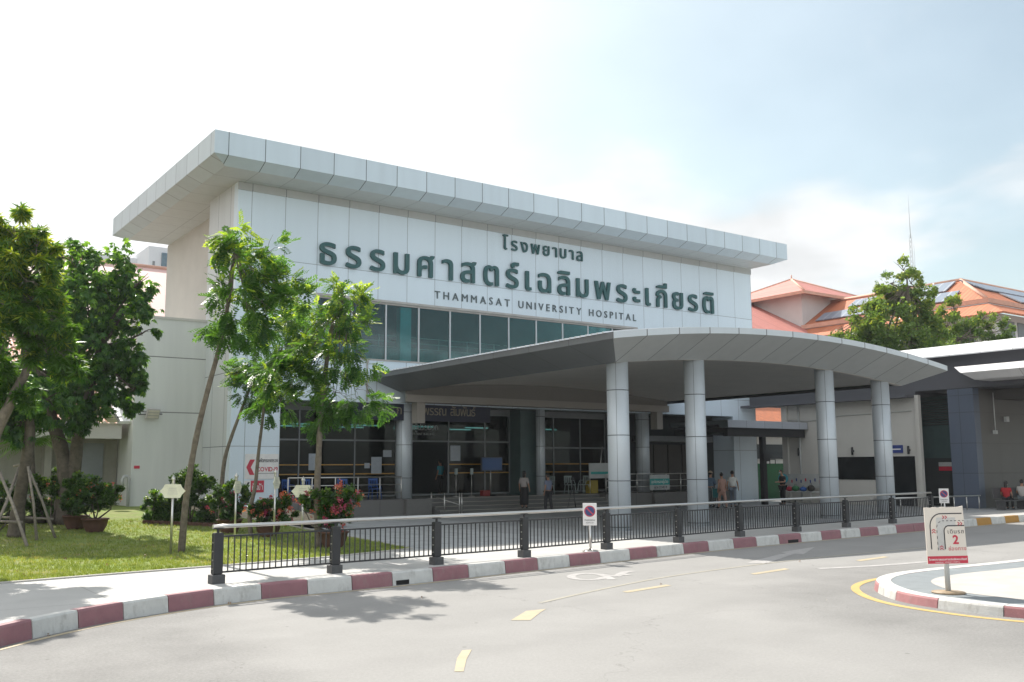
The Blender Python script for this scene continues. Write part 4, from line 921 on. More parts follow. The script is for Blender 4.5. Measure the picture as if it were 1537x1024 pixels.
for (u0, u1, x0, x1) in ((.60, .93, 1.3, 40), (.12, .50, 4.5, 44)):
    MB().slab([on_front(bx+run*u1*.9+x0, u0), on_front(bx+x1, u0), on_front(bx+x1, u1), on_front(bx+run*u1*.9+x0-1.5*(u0 > .5), u1)], .1).build('solar_panel', M_SOLARX, Rr)
# turret with pyramid roof at the crossing
tv = Vector(vY)
T = empty('turret_block', (tv.x, tv.y, .15), 'square white turret with a pink pyramid roof rising over a pink tiled slope', 'building')
dep = fdepth(tv)
top = onX(1198, 446, tv.x).z+.3; s_ = 9.6
q = MB(); q.box(tv.x, tv.y, tv.z-3, tv.x+s_, tv.y+s_, top); q.build('wall', M_WB, T)
cxx, cyy = tv.x+s_/2, tv.y+s_/2; ov = 1.3; ap = ft(1187, 419, fdepth((cxx, cyy, 20))).z
q = MB(); v = [(tv.x-ov, tv.y-ov, top), (tv.x+s_+ov, tv.y-ov, top), (tv.x+s_+ov, tv.y+s_+ov, top), (tv.x-ov, tv.y+s_+ov, top), (cxx, cyy, ap)]
q.add(v, [(0, 1, 4), (1, 2, 4), (2, 3, 4), (3, 0, 4), (0, 3, 2, 1)]); q.build('pyramid_roof', M_TIL_P, T)
q = MB()
for k in range(4): q.tube([v[k], v[4]], .12, 6)
q.box(tv.x-ov, tv.y-ov-.05, top-.3, tv.x+s_+ov, tv.y-ov, top); q.box(tv.x-ov-.05, tv.y-ov, top-.3, tv.x-ov, tv.y+s_+ov, top); q.tube([(cxx, cyy, ap), (cxx, cyy, ap+.45)], .07, 6); q.build('hip_ridges', M_RIDGE, T)
sp_ = (top-tv.z)/s_
q = MB(); q.slab([(tv.x-60, tv.y-5, tv.z-5*.52), (tv.x+.0, tv.y-5, tv.z-5*.52), (tv.x, tv.y+s_, tv.z+s_*.52), (tv.x-60, tv.y+s_, tv.z+s_*.52)], .2); q.build('pink_slope', M_TIL_P, T)
q = MB(); q.box(tv.x-60, tv.y-4.4, .1, tv.x, tv.y-4.2, tv.z-5*.52); q.build('lower_wall', M_WB, T)
# far left: pink roof and white block
pk = ft(227, 402, 88); 
o = empty('pink_roofed_hall', (pk.x, pk.y, .15), 'far hall with a broad pink tiled roof slope showing left of the grey hall', 'building')
q = MB(); q.slab([(pk.x-40, pk.y-14, pk.z-9), (pk.x+12, pk.y-14, pk.z-9), (pk.x+12, pk.y, pk.z), (pk.x-40, pk.y, pk.z)], .2); q.build('roof', mat('pink_sheet_roof', (.62, .40, .36), .6, var=.05, scale=.3), o)
q = MB(); q.box(pk.x-40, pk.y-13, .1, pk.x+12, pk.y-12.7, pk.z-8.4); q.build('wall', M_WB, o)
q = MB(); q.tube([(pk.x-40, pk.y, pk.z+.05), (pk.x+12, pk.y, pk.z+.05)], .2, 6); q.build('ridge', M_RIDGE, o)
wk = ft(224, 369, 125)
o = empty('white_block', (wk.x, wk.y, .15), 'distant white concrete block with a blue glazed corner above the pink roof', 'building')
q = MB(); q.box(wk.x, wk.y, .1, wk.x+30, wk.y+24, wk.z); q.box(wk.x-6, wk.y+6, .1, wk.x, wk.y+24, wk.z-.6); q.build('wall', mat('distant_white', (.66, .67, .69), .8, var=.03, scale=.2), o)
q = MB(); a = onY(242, 404, wk.y-.2); b = onY(256, 381, wk.y-.2); q.box(a.x, wk.y-.3, a.z-6, b.x+4, wk.y-.01, b.z); q.build('glazed_corner', mat('blue_grey_glazing', (.10, .16, .20), .15), o)
q = MB(); a = onY(229, 404, wk.y-.2); b = onY(233, 392, wk.y-.2); q.box(a.x, wk.y-.1, a.z, b.x, wk.y-.01, b.z); q.build('window', M_DARKFR, o)
# radio mast
p = ft(1370, 410, 190); tp = ft(1366, 288, 190)
o = empty('radio_mast', (p.x, p.y, .15), 'thin lattice radio mast rising above the background tree', 'mast')
q = MB(); zt2 = tp.z; r0 = .55
for k in range(3):
    a = 2*math.pi*k/3
    q.tube([(p.x+r0*math.cos(a), p.y+r0*math.sin(a), .15), (p.x+.28*math.cos(a), p.y+.28*math.sin(a), zt2-9)], .06, 5)
z = 1.0
while z < zt2-9:
    r_ = r0+(.28-r0)*z/(zt2-9)
    c_ = [(p.x+r_*math.cos(2*math.pi*k/3), p.y+r_*math.sin(2*math.pi*k/3), z) for k in range(3)]
    for k in range(3): q.tube([c_[k], (c_[(k+1) % 3][0], c_[(k+1) % 3][1], z+.9)], .035, 3)
    z += 1.0
q.tube([(p.x, p.y, zt2-9), (p.x, p.y, zt2)], [.07, .03], 5); q.build('lattice', M_GREYP, o)
q = MB()
for z, s1 in ((zt2-14, 1), (zt2-22, -1), (zt2-34, 1), (zt2-36, -1)): q.tube([(p.x+s1*1.0, p.y, z-1.5), (p.x+s1*1.0, p.y, z+4)], .04, 4); q.tube([(p.x, p.y, z), (p.x+s1*1.0, p.y, z)], .03, 4)
q.build('dipole_antennas', M_GREYP, o)

# ------------------------------------------------------------------ black railing along the kerb
POSTS = [(5.71, 16.93), (8.07, 17.16), (10.43, 17.31), (12.83, 17.50), (15.60, 17.88), (18.40, 18.22), (21.25, 18.62), (24.15, 18.92), (26.98, 19.17), (29.95, 19.43), (32.75, 19.65)]
Rl = empty('street_railing', (5.71, 16.93, .146), 'long black metal railing with round steel handrail along the red and white kerb', 'railing')
rp = [Vector((*p, .146)) for p in POSTS]
for i, p in enumerate(rp):
    dr = (rp[min(i+1, 10)]-rp[max(i-1, 0)]).normalized(); a = math.atan2(dr.y, dr.x)
    q = MB(); q.obox((p.x, p.y, .146+.155+.36), (.15, .085, .72), a); q.obox((p.x, p.y, 1.045), (.04, .04, .09), a); q.obox((p.x, p.y, 1.09), (.2, .07, .012), a)
    for s in (-1, 1):
        sd_ = Vector((-dr.y, dr.x, 0))*.055*s
        q.obox((p.x+sd_.x, p.y+sd_.y, .146+.155+.36), (.17, .012, .70), a)
    po = q.build('railing_post', M_BLACK, Rl, bevel=.006)
    q = MB(); q.obox((p.x, p.y, .146+.075), (.24, .20, .16), a); q.build('post_base', M_BASE, po, bevel=.01)
    q = MB()
    for z in (.40, .55, .70, .85): q.obox((p.x, p.y, z), (.185, .02, .02), a)
    q.build('bolts', M_STEEL, po)
q = MB(); P0 = rp[0]-(rp[1]-rp[0]).normalized()*.10; hp = [P0]+rp[1:]+[]; q.tube([(p.x, p.y, 1.125) for p in catmull3(hp)] if False else [(p[0], p[1], 1.13) for p in catmull([tuple(v_[:2]) for v_ in hp], 5)], .034, 12); q.build('handrail', M_STEEL, Rl)
for a, b in zip(rp, rp[1:]):
    dr = (b-a).normalized(); an = math.atan2(dr.y, dr.x); a2 = a+dr*.085; b2 = b-dr*.085; L_ = (b2-a2).length; mid = (a2+b2)/2; q = MB()
    q.obox((mid.x, mid.y, .955), (L_, .035, .03), an); q.obox((mid.x, mid.y, .335), (L_, .035, .03), an)
    n = int(L_/.112)
    for k in range(1, n):
        c = a2.lerp(b2, k/n); q.obox((c.x, c.y, .645), (.016, .022, .59), an)
    q.build('railing_panel', M_BLACK, Rl)

# ------------------------------------------------------------------ signs
def np_sign(p, label, face):
    o = empty('no_parking_sign', p, label, 'road sign', 'no parking signs on the kerb', rz=face)
    q = MB(); q.lathe([(0, 0), (.19, 0), (.19, .012), (.17, .025), (.03, .03), (.03, .0)], n=24); q.build('sign_base', M_STEEL, o, False)
    q = MB(); q.tube([(0, 0, .02), (0, 0, .62)], .032, 12); q.build('sign_post', M_STEEL, o, False)
    q = MB(); q.box(-.165, -.03, .60, .165, .0, 1.125); q.build('sign_board', M_WHITEP, o, False, .008)
    q = MB(); n = 28
    def disc(r, y, mi): q.add([(r*math.cos(2*math.pi*k/n), y, .935+r*math.sin(2*math.pi*k/n)) for k in range(n)], [tuple(range(n))], mi)
    disc(.132, -.032, 0); disc(.106, -.033, 1); q.add([(-.085, -.034, .998), (-.063, -.034, 1.02), (.085, -.034, .872), (.063, -.034, .85)], [(0, 3, 2, 1)], 0)
    q.build('no_parking_symbol', [mat('sign_red', (.45, .05, .08), .45), mat('sign_blue', (.03, .05, .16), .45)], o, False)
    q = MB(); text_on(q, 'ห้ามจอดตลอดแนว', (-.125, -.032, .715), UX, UZ, .25, .026, off=.01, ext=.001); text_on(q, 'ตลอดเวลา', (-.09, -.032, .655), UX, UZ, .18, .022, off=.01, ext=.001); q.build('sign_lettering', M_INK, o, False)
np_sign((14.84, 17.60, .155), 'no-parking sign on a steel post in front of the middle of the railing', R(-40))
np_sign((33.1, 19.35, .15), 'no-parking sign at the right end of the railing, behind the lane board', R(-55))
# two-lane board on the island
Sg = empty('lane_sign', (15.16, 8.89, .053), 'white board with lane arrows and a big red 2 on the island', 'road sign', rz=R(-36))
Mt = Matrix.Rotation(R(-.8), 4, 'Y')
def tilt(q):
    q.v = [tuple(Mt @ Vector(v)) for v in q.v]; return q
q = MB(); q.lathe([(0, 0), (.26, 0), (.26, .02), (.05, .035), (.0, .035)], n=28); q.build('sign_base', mat('rusty_plate', (.30, .22, .14), .6, var=.3, scale=15), Sg, False)
q = MB(); q.tube([(0, 0, .02), (0, 0, .9)], .042, 14); tilt(q).build('sign_post', M_GREYP, Sg, False)
BW, BH, bz0 = .66, .93, .48
q = MB(); pts = [(-BW/2, bz0), (BW/2, bz0), (BW/2-.02, bz0+BH)]
rng = random.Random(3)
for k in range(12): pts.append((BW/2-.06-(BW-.1)*(k+.5)/12, bz0+BH-.012-rng.random()*.012))
pts.append((-BW/2, bz0+BH-.02)); npp = len(pts)
q.add([(x, -.07, z) for x, z in pts]+[(x, -.05, z) for x, z in pts], [tuple(range(npp)), tuple(range(npp, 2*npp))[::-1]]+[(k, npp+k, npp+(k+1) % npp, (k+1) % npp) for k in range(npp)])
M_CREAM = mat('cream_board', (.66, .60, .53), .55, var=.03)
tilt(q).build('sign_board', M_CREAM, Sg, False)
q = MB()
def bl(u, v, y=-.0725): return Vector(((u-.5)*BW, y, bz0+BH*(1-v)))       # u to the right, v down
def bstroke(pts, wd, mi, y=-.0735):
    for (a, b) in zip(pts, pts[1:]):
        A_, B_ = bl(*a, y), bl(*b, y); dd = (B_-A_).normalized(); nn = Vector((-dd.z, 0, dd.x))*wd/2
        q.poly([tuple(A_-nn), tuple(B_-nn), tuple(B_+nn), tuple(A_+nn)][::1], mi)
def arc_(cx_, cy_, r, a0, a1, n=9): return [(cx_+r*math.cos(R(a0+(a1-a0)*k/n)), cy_-r*.8*math.sin(R(a0+(a1-a0)*k/n))) for k in range(n+1)]
q.poly([tuple(bl(.28, .20, -.0715)), tuple(bl(.28, .77, -.0715)), tuple(bl(.46, .77, -.0715)), tuple(bl(.46, .36, -.0715)), tuple(bl(.76, .36, -.0715)), tuple(bl(.76, .20, -.0715))], 4)
bstroke([(.12, .75), (.12, .38)]+arc_(.40, .355, .28, 180, 90)+[(.93, .131)], .017, 0)
bstroke([(.46, .75), (.46, .44)]+arc_(.58, .44, .12, 180, 90)+[(.97, .344)], .017, 0, -.0745)
dsh = [(.28, .77), (.28, .40)]+arc_(.44, .385, .16, 180, 90)+[(.97, .257)]
DP = Path([(a, b, 0) for a, b in dsh]); s0 = 0
while s0 < DP.L-.03: a, b = DP.at(s0)[0], DP.at(s0+.05)[0]; bstroke([(a.x, a.y), (b.x, b.y)], .009, 0, -.0755); s0 += .1
def chev(u, v, up):
    for k in (0, .05):
        if up: bstroke([(u-.045, v+.03+k*.8), (u, v+k*.8), (u+.045, v+.03+k*.8)], .012, 1, -.0765)
        else: bstroke([(u-.045-k*1.3, v-.028), (u-k*1.3, v), (u-.045-k*1.3, v+.028)], .012, 1, -.0765)
chev(.20, .40, True); chev(.37, .69, True); chev(.55, .195, False); chev(.92, .31, False)
text_on(q, 'เดินรถ', tuple(bl(.55, .48)), UX, UZ, .40*BW, .052, 0, off=.0, ext=.001)
text_on(q, '2', tuple(bl(.66, .66)), UX, UZ, .12, .145, 1, off=.03, ext=.001)
text_on(q, 'ช่องทาง', tuple(bl(.54, .775)), UX, UZ, .44*BW, .048, 1, off=.0, ext=.001)
q.add([tuple(bl(0.0, .87)), tuple(bl(0.0, 1.0)), tuple(bl(1.0, 1.0)), tuple(bl(1.0, .87))], [(0, 1, 2, 3)], 1)
text_on(q, 'โรงพยาบาลธรรมศาสตร์เฉลิมพระเกียรติ', tuple(bl(.03, .945, -.0735)), UX, UZ, .94*BW, .026, 3, off=.01, ext=.001)
text_on(q, 'THAMMASAT UNIVERSITY HOSPITAL', tuple(bl(.18, .985, -.0735)), UX, UZ, .62*BW, .018, 3, ext=.001)
for i, v in enumerate(q.v): pass
tilt(q).build('sign_graphics', [M_INK, M_RED, M_INK, M_WHITEP, mat('pale_grey_print', (.50, .49, .47), .6)], Sg, False)

# ------------------------------------------------------------------ plaque lamps in the garden
M_PLAQ = mat('frosted_plaque', (.74, .71, .56), .35, var=.15, scale=4)
def plaque(px, py, rz, label, htop):
    p = lawn_hit(px, py); o = empty('garden_plaque', p, label, 'plaque', 'plaques on poles in the garden', rz=rz); h = htop
    q = MB(); q.tube([(0, 0, 0), (0, 0, h-.12)], .028, 10); q.build('pole', M_STEEL, o, False)
    q = MB(); q.lathe([(.0, h+.06), (.012, h+.03), (.05, h-.03), (.055, h-.07), (.03, h-.1), (.045, h-.13), (.03, h-.16), (.03, h-.2)][::-1], n=12); q.build('finial', M_STEEL, o, False)
    q = MB(); z0 = h-.50; pts = [(-.18, z0), (.18, z0), (.22, z0+.08), (.30, z0+.16), (.22, z0+.24), (.18, z0+.32), (-.18, z0+.32), (-.22, z0+.24), (-.30, z0+.16), (-.22, z0+.08)]
    n = len(pts); q.add([(x, -.045, z) for x, z in pts]+[(x, -.03, z) for x, z in pts], [tuple(range(n)), tuple(range(n, 2*n))[::-1]]+[(k, n+k, n+(k+1) % n, (k+1) % n) for k in range(n)]); q.build('plaque_board', M_PLAQ, o, False)
    q = MB()
    for k in range(4): q.box(-.12+.01*k, -.0475, z0+.09+.045*k, .12-.01*k, -.046, z0+.098+.045*k)
    q.build('plaque_print', M_TRIM, o, False)
plaque(256, 832, R(-32), 'yellowish plaque on a pole on the lawn left of the slanting thin trunk', 1.80)
plaque(352, 815, R(50), 'plaque on a pole seen edge-on left of the white screening sign', 1.82)
plaque(411, 812, R(50), 'plaque on a pole seen edge-on in front of the screening sign and red-flowered pot', 1.92)
plaque(453, 818, R(-32), 'pale plaque on a pole facing the road beside the straight tree trunk', 1.72)

# ------------------------------------------------------------------ foliage machinery
def quadleaf(L_, W_, fold=.15):
    """rhombic leaf along +X from the origin"""
    return np.array([[0, 0, 0], [L_*.45, -W_/2, W_*fold], [L_, 0, -L_*.06], [L_*.45, W_/2, W_*fold]])
def rotz(a): c, s = math.cos(a), math.sin(a); return np.array([[c, -s, 0], [s, c, 0], [0, 0, 1.]])
def roty(a): c, s = math.cos(a), math.sin(a); return np.array([[c, 0, s], [0, 1., 0], [-s, 0, c]])
def tmpl(kind):
    out = []
    if kind == 'pinnate':
        Lr = .34
        for k in range(7):
            t = .16+.84*k/6; x = Lr*t; z = -.10*t*t
            for s in (-1, 1): out.append(quadleaf(.11-.02*abs(k-3)/3, .052) @ rotz(s*R(62)).T + [x, 0, z])
        out.append(quadleaf(.10, .04) + [Lr, 0, -.10])
    elif kind == 'palmate':
        for k in range(7):
            a = R(-120+40*k); out.append(quadleaf(.21-.02*abs(k-3), .075) @ roty(R(38)).T @ rotz(a).T + [.06, 0, 0])
    elif kind == 'whorl':
        for k in range(10):
            a = 2*math.pi*k/10; out.append(quadleaf(.26, .05) @ roty(R(12+25*(k % 2))).T @ rotz(a).T)
    elif kind == 'simple':
        r = random.Random(5)
        for k in range(8): out.append(quadleaf(.095, .055) @ roty(R(r.uniform(-50, 40))).T @ rotz(r.uniform(0, 6.28)).T + [r.uniform(-.06, .06), r.uniform(-.06, .06), r.uniform(-.05, .05)])
    elif kind == 'far':
        r = random.Random(6)
        for k in range(9): out.append(quadleaf(.17, .10) @ roty(R(r.uniform(-60, 50))).T @ rotz(r.uniform(0, 6.28)).T + [r.uniform(-.2, .2), r.uniform(-.2, .2), r.uniform(-.15, .15)])
    elif kind == 'petal':
        r = random.Random(7)
        for k in range(7): out.append(quadleaf(.06, .05) @ roty(R(r.uniform(-60, 30))).T @ rotz(r.uniform(0, 6.28)).T + [r.uniform(-.05, .05), r.uniform(-.05, .05), r.uniform(-.03, .05)])
    elif kind == 'blade':
        for k in range(3): out.append(np.array([[-.006, 0, 0], [.006, 0, 0], [.003, 0, .05], [-.003, 0, .055]]) @ roty(R(-20+20*k)).T @ rotz(k*2.1).T + [.015*math.cos(k*2), .015*math.sin(k*2), 0])
    elif kind == 'palm':
        for k in range(16):
            t = (k+1)/16; x = 1.1*t; z = .25*t-.75*t*t
            for s in (-1, 1): out.append(quadleaf(.34, .03) @ roty(R(35)).T @ rotz(s*R(55)).T + [x, 0, z])
    return np.array(out)
TM = {}
def foliage(name, items, kind, m, parent=None, scale=1.0, rng=None):
    """items: list of (pos, dir, tint). Each gets one spray of the given kind, pointing along dir."""
    T_ = TM.setdefault(kind, tmpl(kind)); k = len(T_); n = len(items); rg = np.random.default_rng(len(name)+n)
    pos = np.array([i[0] for i in items], float); d = np.array([i[1] for i in items], float); tint = np.array([i[2] for i in items], float)
    d /= np.linalg.norm(d, axis=1)[:, None]+1e-9
    up = np.tile([0, 0, 1.], (n, 1))+rg.normal(0, .35, (n, 3)); y = np.cross(up, d); y /= np.linalg.norm(y, axis=1)[:, None]+1e-9; z = np.cross(d, y)
    Rm = np.stack([d, y, z], 2)                                            # columns
    sc = scale*rg.uniform(.75, 1.2, n)
    V = np.einsum('nij,kqj->nkqi', Rm, T_)*sc[:, None, None, None]+pos[:, None, None, :]
    V += rg.normal(0, .006*scale, V.shape[:2]+(1, 3))
    V = V.reshape(-1, 3); me = bpy.data.meshes.new(name); nf = n*k
    me.vertices.add(nf*4); me.vertices.foreach_set('co', V.ravel().astype(np.float32)); me.loops.add(nf*4); me.loops.foreach_set('vertex_index', np.arange(nf*4, dtype=np.int32))
    me.polygons.add(nf); me.polygons.foreach_set('loop_start', np.arange(0, nf*4, 4, dtype=np.int32)); 
    try: me.polygons.foreach_set('loop_total', np.full(nf, 4, dtype=np.int32))
    except Exception: pass
    at = me.attributes.new('tint', 'FLOAT', 'POINT'); tv_ = np.repeat(tint, k*4)+np.repeat(rg.normal(0, .07, nf), 4); at.data.foreach_set('value', np.clip(tv_, 0, 1).astype(np.float32))
    me.update(calc_edges=True); me.materials.append(m)
    o = bpy.data.objects.new(name, me); COL.objects.link(o)
    if parent is not None:
        o.parent = parent; off = Vector((0, 0, 0)); p = parent
        while p is not None: off += p.location; p = p.parent
        o.location = -off
    return o
def crown_items(clumps, dens, rg, young=.15, droop=.2, out=.9, topbias=True, inner=.35):
    """clumps: (centre, (rx,ry,rz)); sprays crowd the outer shell of each clump, pointing out and a little down"""
    it = []
    zmax = max(c[2]+r[2] for c, r in clumps); zmin = min(c[2]-r[2] for c, r in clumps)
    for c, r in clumps:
        n = int(dens*(r[0]*r[1]+r[1]*r[2]+r[0]*r[2])/3)
        sub = [(rg.normal(0, 1, 3)) for _ in range(max(4, n//18))]          # small twigs inside a clump
        sub = [s/np.linalg.norm(s)*rg.uniform(inner, 1.0)**.6 for s in sub]
        for _ in range(n):
            s = sub[rg.integers(len(sub))]; u = s+rg.normal(0, .13, 3)
            p = np.array(c)+u*np.array(r)
            dd = u/np.linalg.norm(u)*out+rg.normal(0, .45, 3); dd[2] -= droop
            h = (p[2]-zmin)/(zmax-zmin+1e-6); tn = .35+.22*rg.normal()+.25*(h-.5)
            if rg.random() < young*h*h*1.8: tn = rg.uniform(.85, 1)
            it.append((p, dd, tn))
    return it
def limbs(tr, start, clumps, r0, rg, n=5):
    for c, r in clumps:
        c = Vector(c); s = Vector(start); mid = s.lerp(c, .5)+Vector((rg.normal(0, .12), rg.normal(0, .12), -.12)); tr.tube([s, mid, c], [r0, r0*.65, r0*.3], 6)
        for _ in range(n):
            e = c+Vector((rg.uniform(-.85, .85)*r[0], rg.uniform(-.85, .85)*r[1], rg.uniform(-.5, .85)*r[2])); m_ = mid.lerp(c, rg.uniform(.3, 1.0)); tr.tube([m_, m_.lerp(e, .5)+Vector((0, 0, .06)), e], [r0*.35, r0*.25, r0*.1], 5)
def pxclump(px, py, rpx, t, dt=0, sq=(1, 1, 1)):
    p = ft(px, py, t+dt); r = rpx*(t+dt)/F_PX; return (tuple(p), (r*sq[0], r*sq[1], r*sq[2]))
def tree(name, base, trunk, rad, clumps, kind, lm, bark, label, cat, dens, seed, group=None, scale=1.0, young=.15, droop=.2, limbr=.05, nl=5):
    rg = np.random.default_rng(seed); o = empty(name, base, label, cat, group)
    tr = MB()
    if isinstance(trunk[0], tuple) or isinstance(trunk[0], Vector): trunk = [trunk]; rad = [rad]
    for tp_, rd in zip(trunk, rad):
        P_ = [tuple(p) for p in tp_]; Q = catmull(P_, 5); rr = np.interp(np.linspace(0, len(P_)-1, len(Q)), range(len(P_)), rd)
        rr = rr*(1+rg.normal(0, .03, len(rr))); tr.tube(Q, list(rr), 10)
    for k_, c in enumerate(clumps): limbs(tr, min((tp_[-1] for tp_ in trunk), key=lambda e: (Vector(e)-Vector(c[0])).length), [c], limbr, rg, nl)
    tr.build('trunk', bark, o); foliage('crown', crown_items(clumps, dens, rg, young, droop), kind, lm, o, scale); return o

# four young trees with feathery leaves
def yt(px0, py0, pts, clp, r, label, seed, dens=310, leanto=0):
    b = lawn_hit(px0, py0); t = fdepth(b); n = len(pts)
    P_ = [tuple(b-Vector((0, 0, .05)))]+[tuple(ft(x, y, t+leanto*(i+1)/n)) for i, (x, y) in enumerate(pts)]
    cl = [pxclump(c[0], c[1], c[2], t+leanto, c[3] if len(c) > 3 else 0, (1, 1, 1.05)) for c in clp]
    rd = [r*1.15]+list(np.linspace(r, r*.45, len(pts)))
    return tree('young_tree', b, P_, rd, cl, 'pinnate', LEAF_Y, M_BARK, label, 'tree', dens, seed, 'young feathery-leaved trees on the lawn', .92, .3, .25, .018)
yt(272, 829, [(280, 745), (294, 660), (312, 585), (330, 518), (345, 440), (352, 380)], [(352, 356, 30), (330, 395, 30), (372, 385, 34), (408, 378, 30), (345, 440, 40), (392, 430, 42), (428, 428, 26), (330, 478, 34), (372, 480, 40), (415, 470, 36), (450, 455, 24), (350, 505, 24)], .075, 'tallest young tree, its thin trunk slanting from the lawn by the yellowish plaque', 11, 340, -1.2)
yt(331, 797, [(332, 743), (337, 692), (347, 657), (366, 606), (380, 570)], [(378, 566, 34, .4), (395, 600, 22, .4), (385, 530, 38, .4), (370, 590, 20)], .07, 'young tree with a curved bare trunk crossing the corner pier of the hall', 12)
yt(377, 806, [(375, 770), (383, 730), (388, 680), (393, 640), (400, 590), (420, 530)], [(405, 560, 36), (430, 515, 42), (445, 470, 34), (412, 500, 34), (400, 610, 20)], .06, 'young tree whose thin trunk crosses the white screening sign', 13)
yt(478, 822, [(476, 740), (478, 690), (481, 630), (487, 570), (497, 500), (510, 450)], [(515, 440, 28), (495, 470, 34), (538, 458, 26), (520, 495, 36), (548, 490, 18), (470, 520, 36), (505, 540, 40), (538, 540, 26), (440, 530, 30), (425, 565, 34), (460, 580, 38), (500, 590, 40), (535, 600, 26), (560, 606, 18), (420, 605, 24), (475, 622, 26)], .085, 'straight young tree with a bright green crown standing behind the railing', 14, 340)
# large garden trees on the left
b = lawn_hit(97, 786); t = fdepth(b)
tree('broad_tree', b, [[tuple(b), tuple(ft(100, 740, t)), tuple(ft(98, 700, t)), tuple(ft(88, 660, t)), tuple(ft(72, 610, t)), tuple(ft(60, 560, t))], [tuple(ft(88, 788, t-.2)), tuple(ft(105, 745, t)), tuple(ft(112, 700, t)), tuple(ft(118, 655, t)), tuple(ft(132, 600, t)), tuple(ft(150, 520, t))]],
     [[.42, .30, .24, .20, .16, .1], [.30, .24, .2, .18, .15, .08]],
     [pxclump(x, y, r, t, dt) for x, y, r, dt in ((110, 390, 36, 0), (165, 410, 42, .5), (205, 425, 26, 0), (80, 420, 40, 0), (130, 455, 52, -.5), (185, 470, 42, 0), (215, 500, 18, 0), (90, 500, 48, 0), (145, 520, 52, 0), (190, 540, 34, 0), (205, 590, 18, 0), (175, 590, 34, .5), (130, 585, 42, -.5), (85, 570, 40, 0), (60, 610, 40, 0), (112, 625, 26, -.5), (28, 450, 50, 1.5), (30, 540, 52, 1.5), (20, 610, 40, 1.5), (150, 470, 40, 2), (100, 540, 40, 2))],
     'palmate', LEAF_D, M_BARKD, 'large dark green tree with a forked trunk filling the garden left of the hall', 'tree', 560, 21, None, 1.0, .22, .45, .07, 5)
b = lawn_hit(24, 806); t = fdepth(b)
tree('staked_tree', b, [tuple(b), tuple(ft(28, 760, t)), tuple(ft(38, 700, t)), tuple(ft(45, 650, t)), tuple(ft(40, 600, t))], [.26, .17, .15, .14, .1],
     [pxclump(x, y, r, t, dt) for x, y, r, dt in ((40, 590, 40, 0), (10, 620, 40, 0), (70, 600, 30, 0), (30, 640, 26, 0), (-20, 590, 45, 0))], 'palmate', LEAF_D, M_BARKD, 'slim tree held by a wooden stake frame at the left edge of the lawn', 'tree', 480, 22, None, 1.0, .12, .4, .06)
b = lawn_hit(-70, 850); t = fdepth(b)
tree('olive_tree', b, [tuple(b), tuple(ft(-50, 760, t)), tuple(ft(-10, 660, t)), tuple(ft(22, 590, t)), tuple(ft(42, 540, t)), tuple(ft(30, 430, t))], [.17, .13, .11, .10, .07, .03],
     [pxclump(x, y, r, t, dt) for x, y, r, dt in ((20, 340, 30, 0), (55, 350, 20, 0), (-15, 370, 40, 0), (35, 390, 32, 0), (66, 400, 20, 0), (5, 430, 40, 0), (50, 450, 36, 0), (-30, 460, 50, 0), (80, 480, 24, 0), (20, 500, 42, 0), (70, 530, 34, 0), (105, 545, 26, 0), (-10, 560, 44, 0), (100, 500, 18, 0), (40, 580, 26, 0), (-60, 380, 60, 0), (-80, 500, 60, 0), (70, 430, 30, .6), (75, 380, 20, .5), (62, 470, 34, .6), (40, 370, 26, .5), (10, 390, 30, -.4), (40, 420, 30, -.4), (60, 500, 30, -.3), (15, 470, 34, -.4))],
     'whorl', LEAF_O, M_BARK, 'yellow-green tree with whorled narrow leaves leaning in from the left edge', 'tree', 560, 23, None, .85, .4, .2, .025)
# palm behind
b = lawn_hit(52, 790); t = fdepth(b)+1.0; b = ft(52, 782, t); o = empty('young_palm', b, 'small arching palm between the staked tree and the forked tree', 'palm')
q = MB(); q.tube([b, ft(50, 740, t), ft(48, 665, t)], [.12, .09, .06], 8); q.build('trunk', M_BARKD, o)
rg = np.random.default_rng(5); cp = np.array(ft(48, 665, t)); foliage('fronds', [(cp, (math.cos(a), math.sin(a), rg.uniform(.1, .8)), .4) for a in np.linspace(0, 6.2, 13)], 'palm', LEAF_D, o)
# tree stakes
def stakes(name, poles, label):
    b = Vector(poles[0][0]); o = empty(name, b, label, 'tree stakes'); 
    for a, c, r in poles:
        mid = Vector(a).lerp(Vector(c), .5)+Vector((.03, 0, 0)); MB().tube([a, mid, c], [r, r*.9, r*.85], 7).build('stake', M_STAKE, o)
bb = lawn_hit(24, 806); t = fdepth(bb)
def g3(px, py, dt=0): return tuple(ft(px, py, t+dt))
G1, G2, G3, G4 = lawn_hit(41, 821), lawn_hit(55, 812), lawn_hit(83, 808), lawn_hit(-18, 818)
stakes('tree_stake_frame', [(tuple(G1), g3(-2, 705, -.6), .045), (tuple(G2), g3(42, 700, -.3), .04), (tuple(G3), g3(40, 697), .04), (tuple(G4), g3(30, 700, .3), .045), (g3(-20, 782, -.7), g3(34, 784, -.7), .04), (g3(-10, 776, .1), g3(80, 779, .1), .035), (g3(20, 700, 0), g3(46, 693, 0), .035)], 'grey wooden stakes lashed round the slim tree at the left edge of the lawn')
o = empty('log', tuple(lawn_hit(60, 790)), 'fallen dark log lying on the ground behind the tree stakes', 'log'); p = lawn_hit(60, 792); MB().tube([p+Vector((-2.8, 1.2, .2)), p+Vector((.6, .9, .2))], [.14, .11], 9).build('wood', M_BARKD, o)
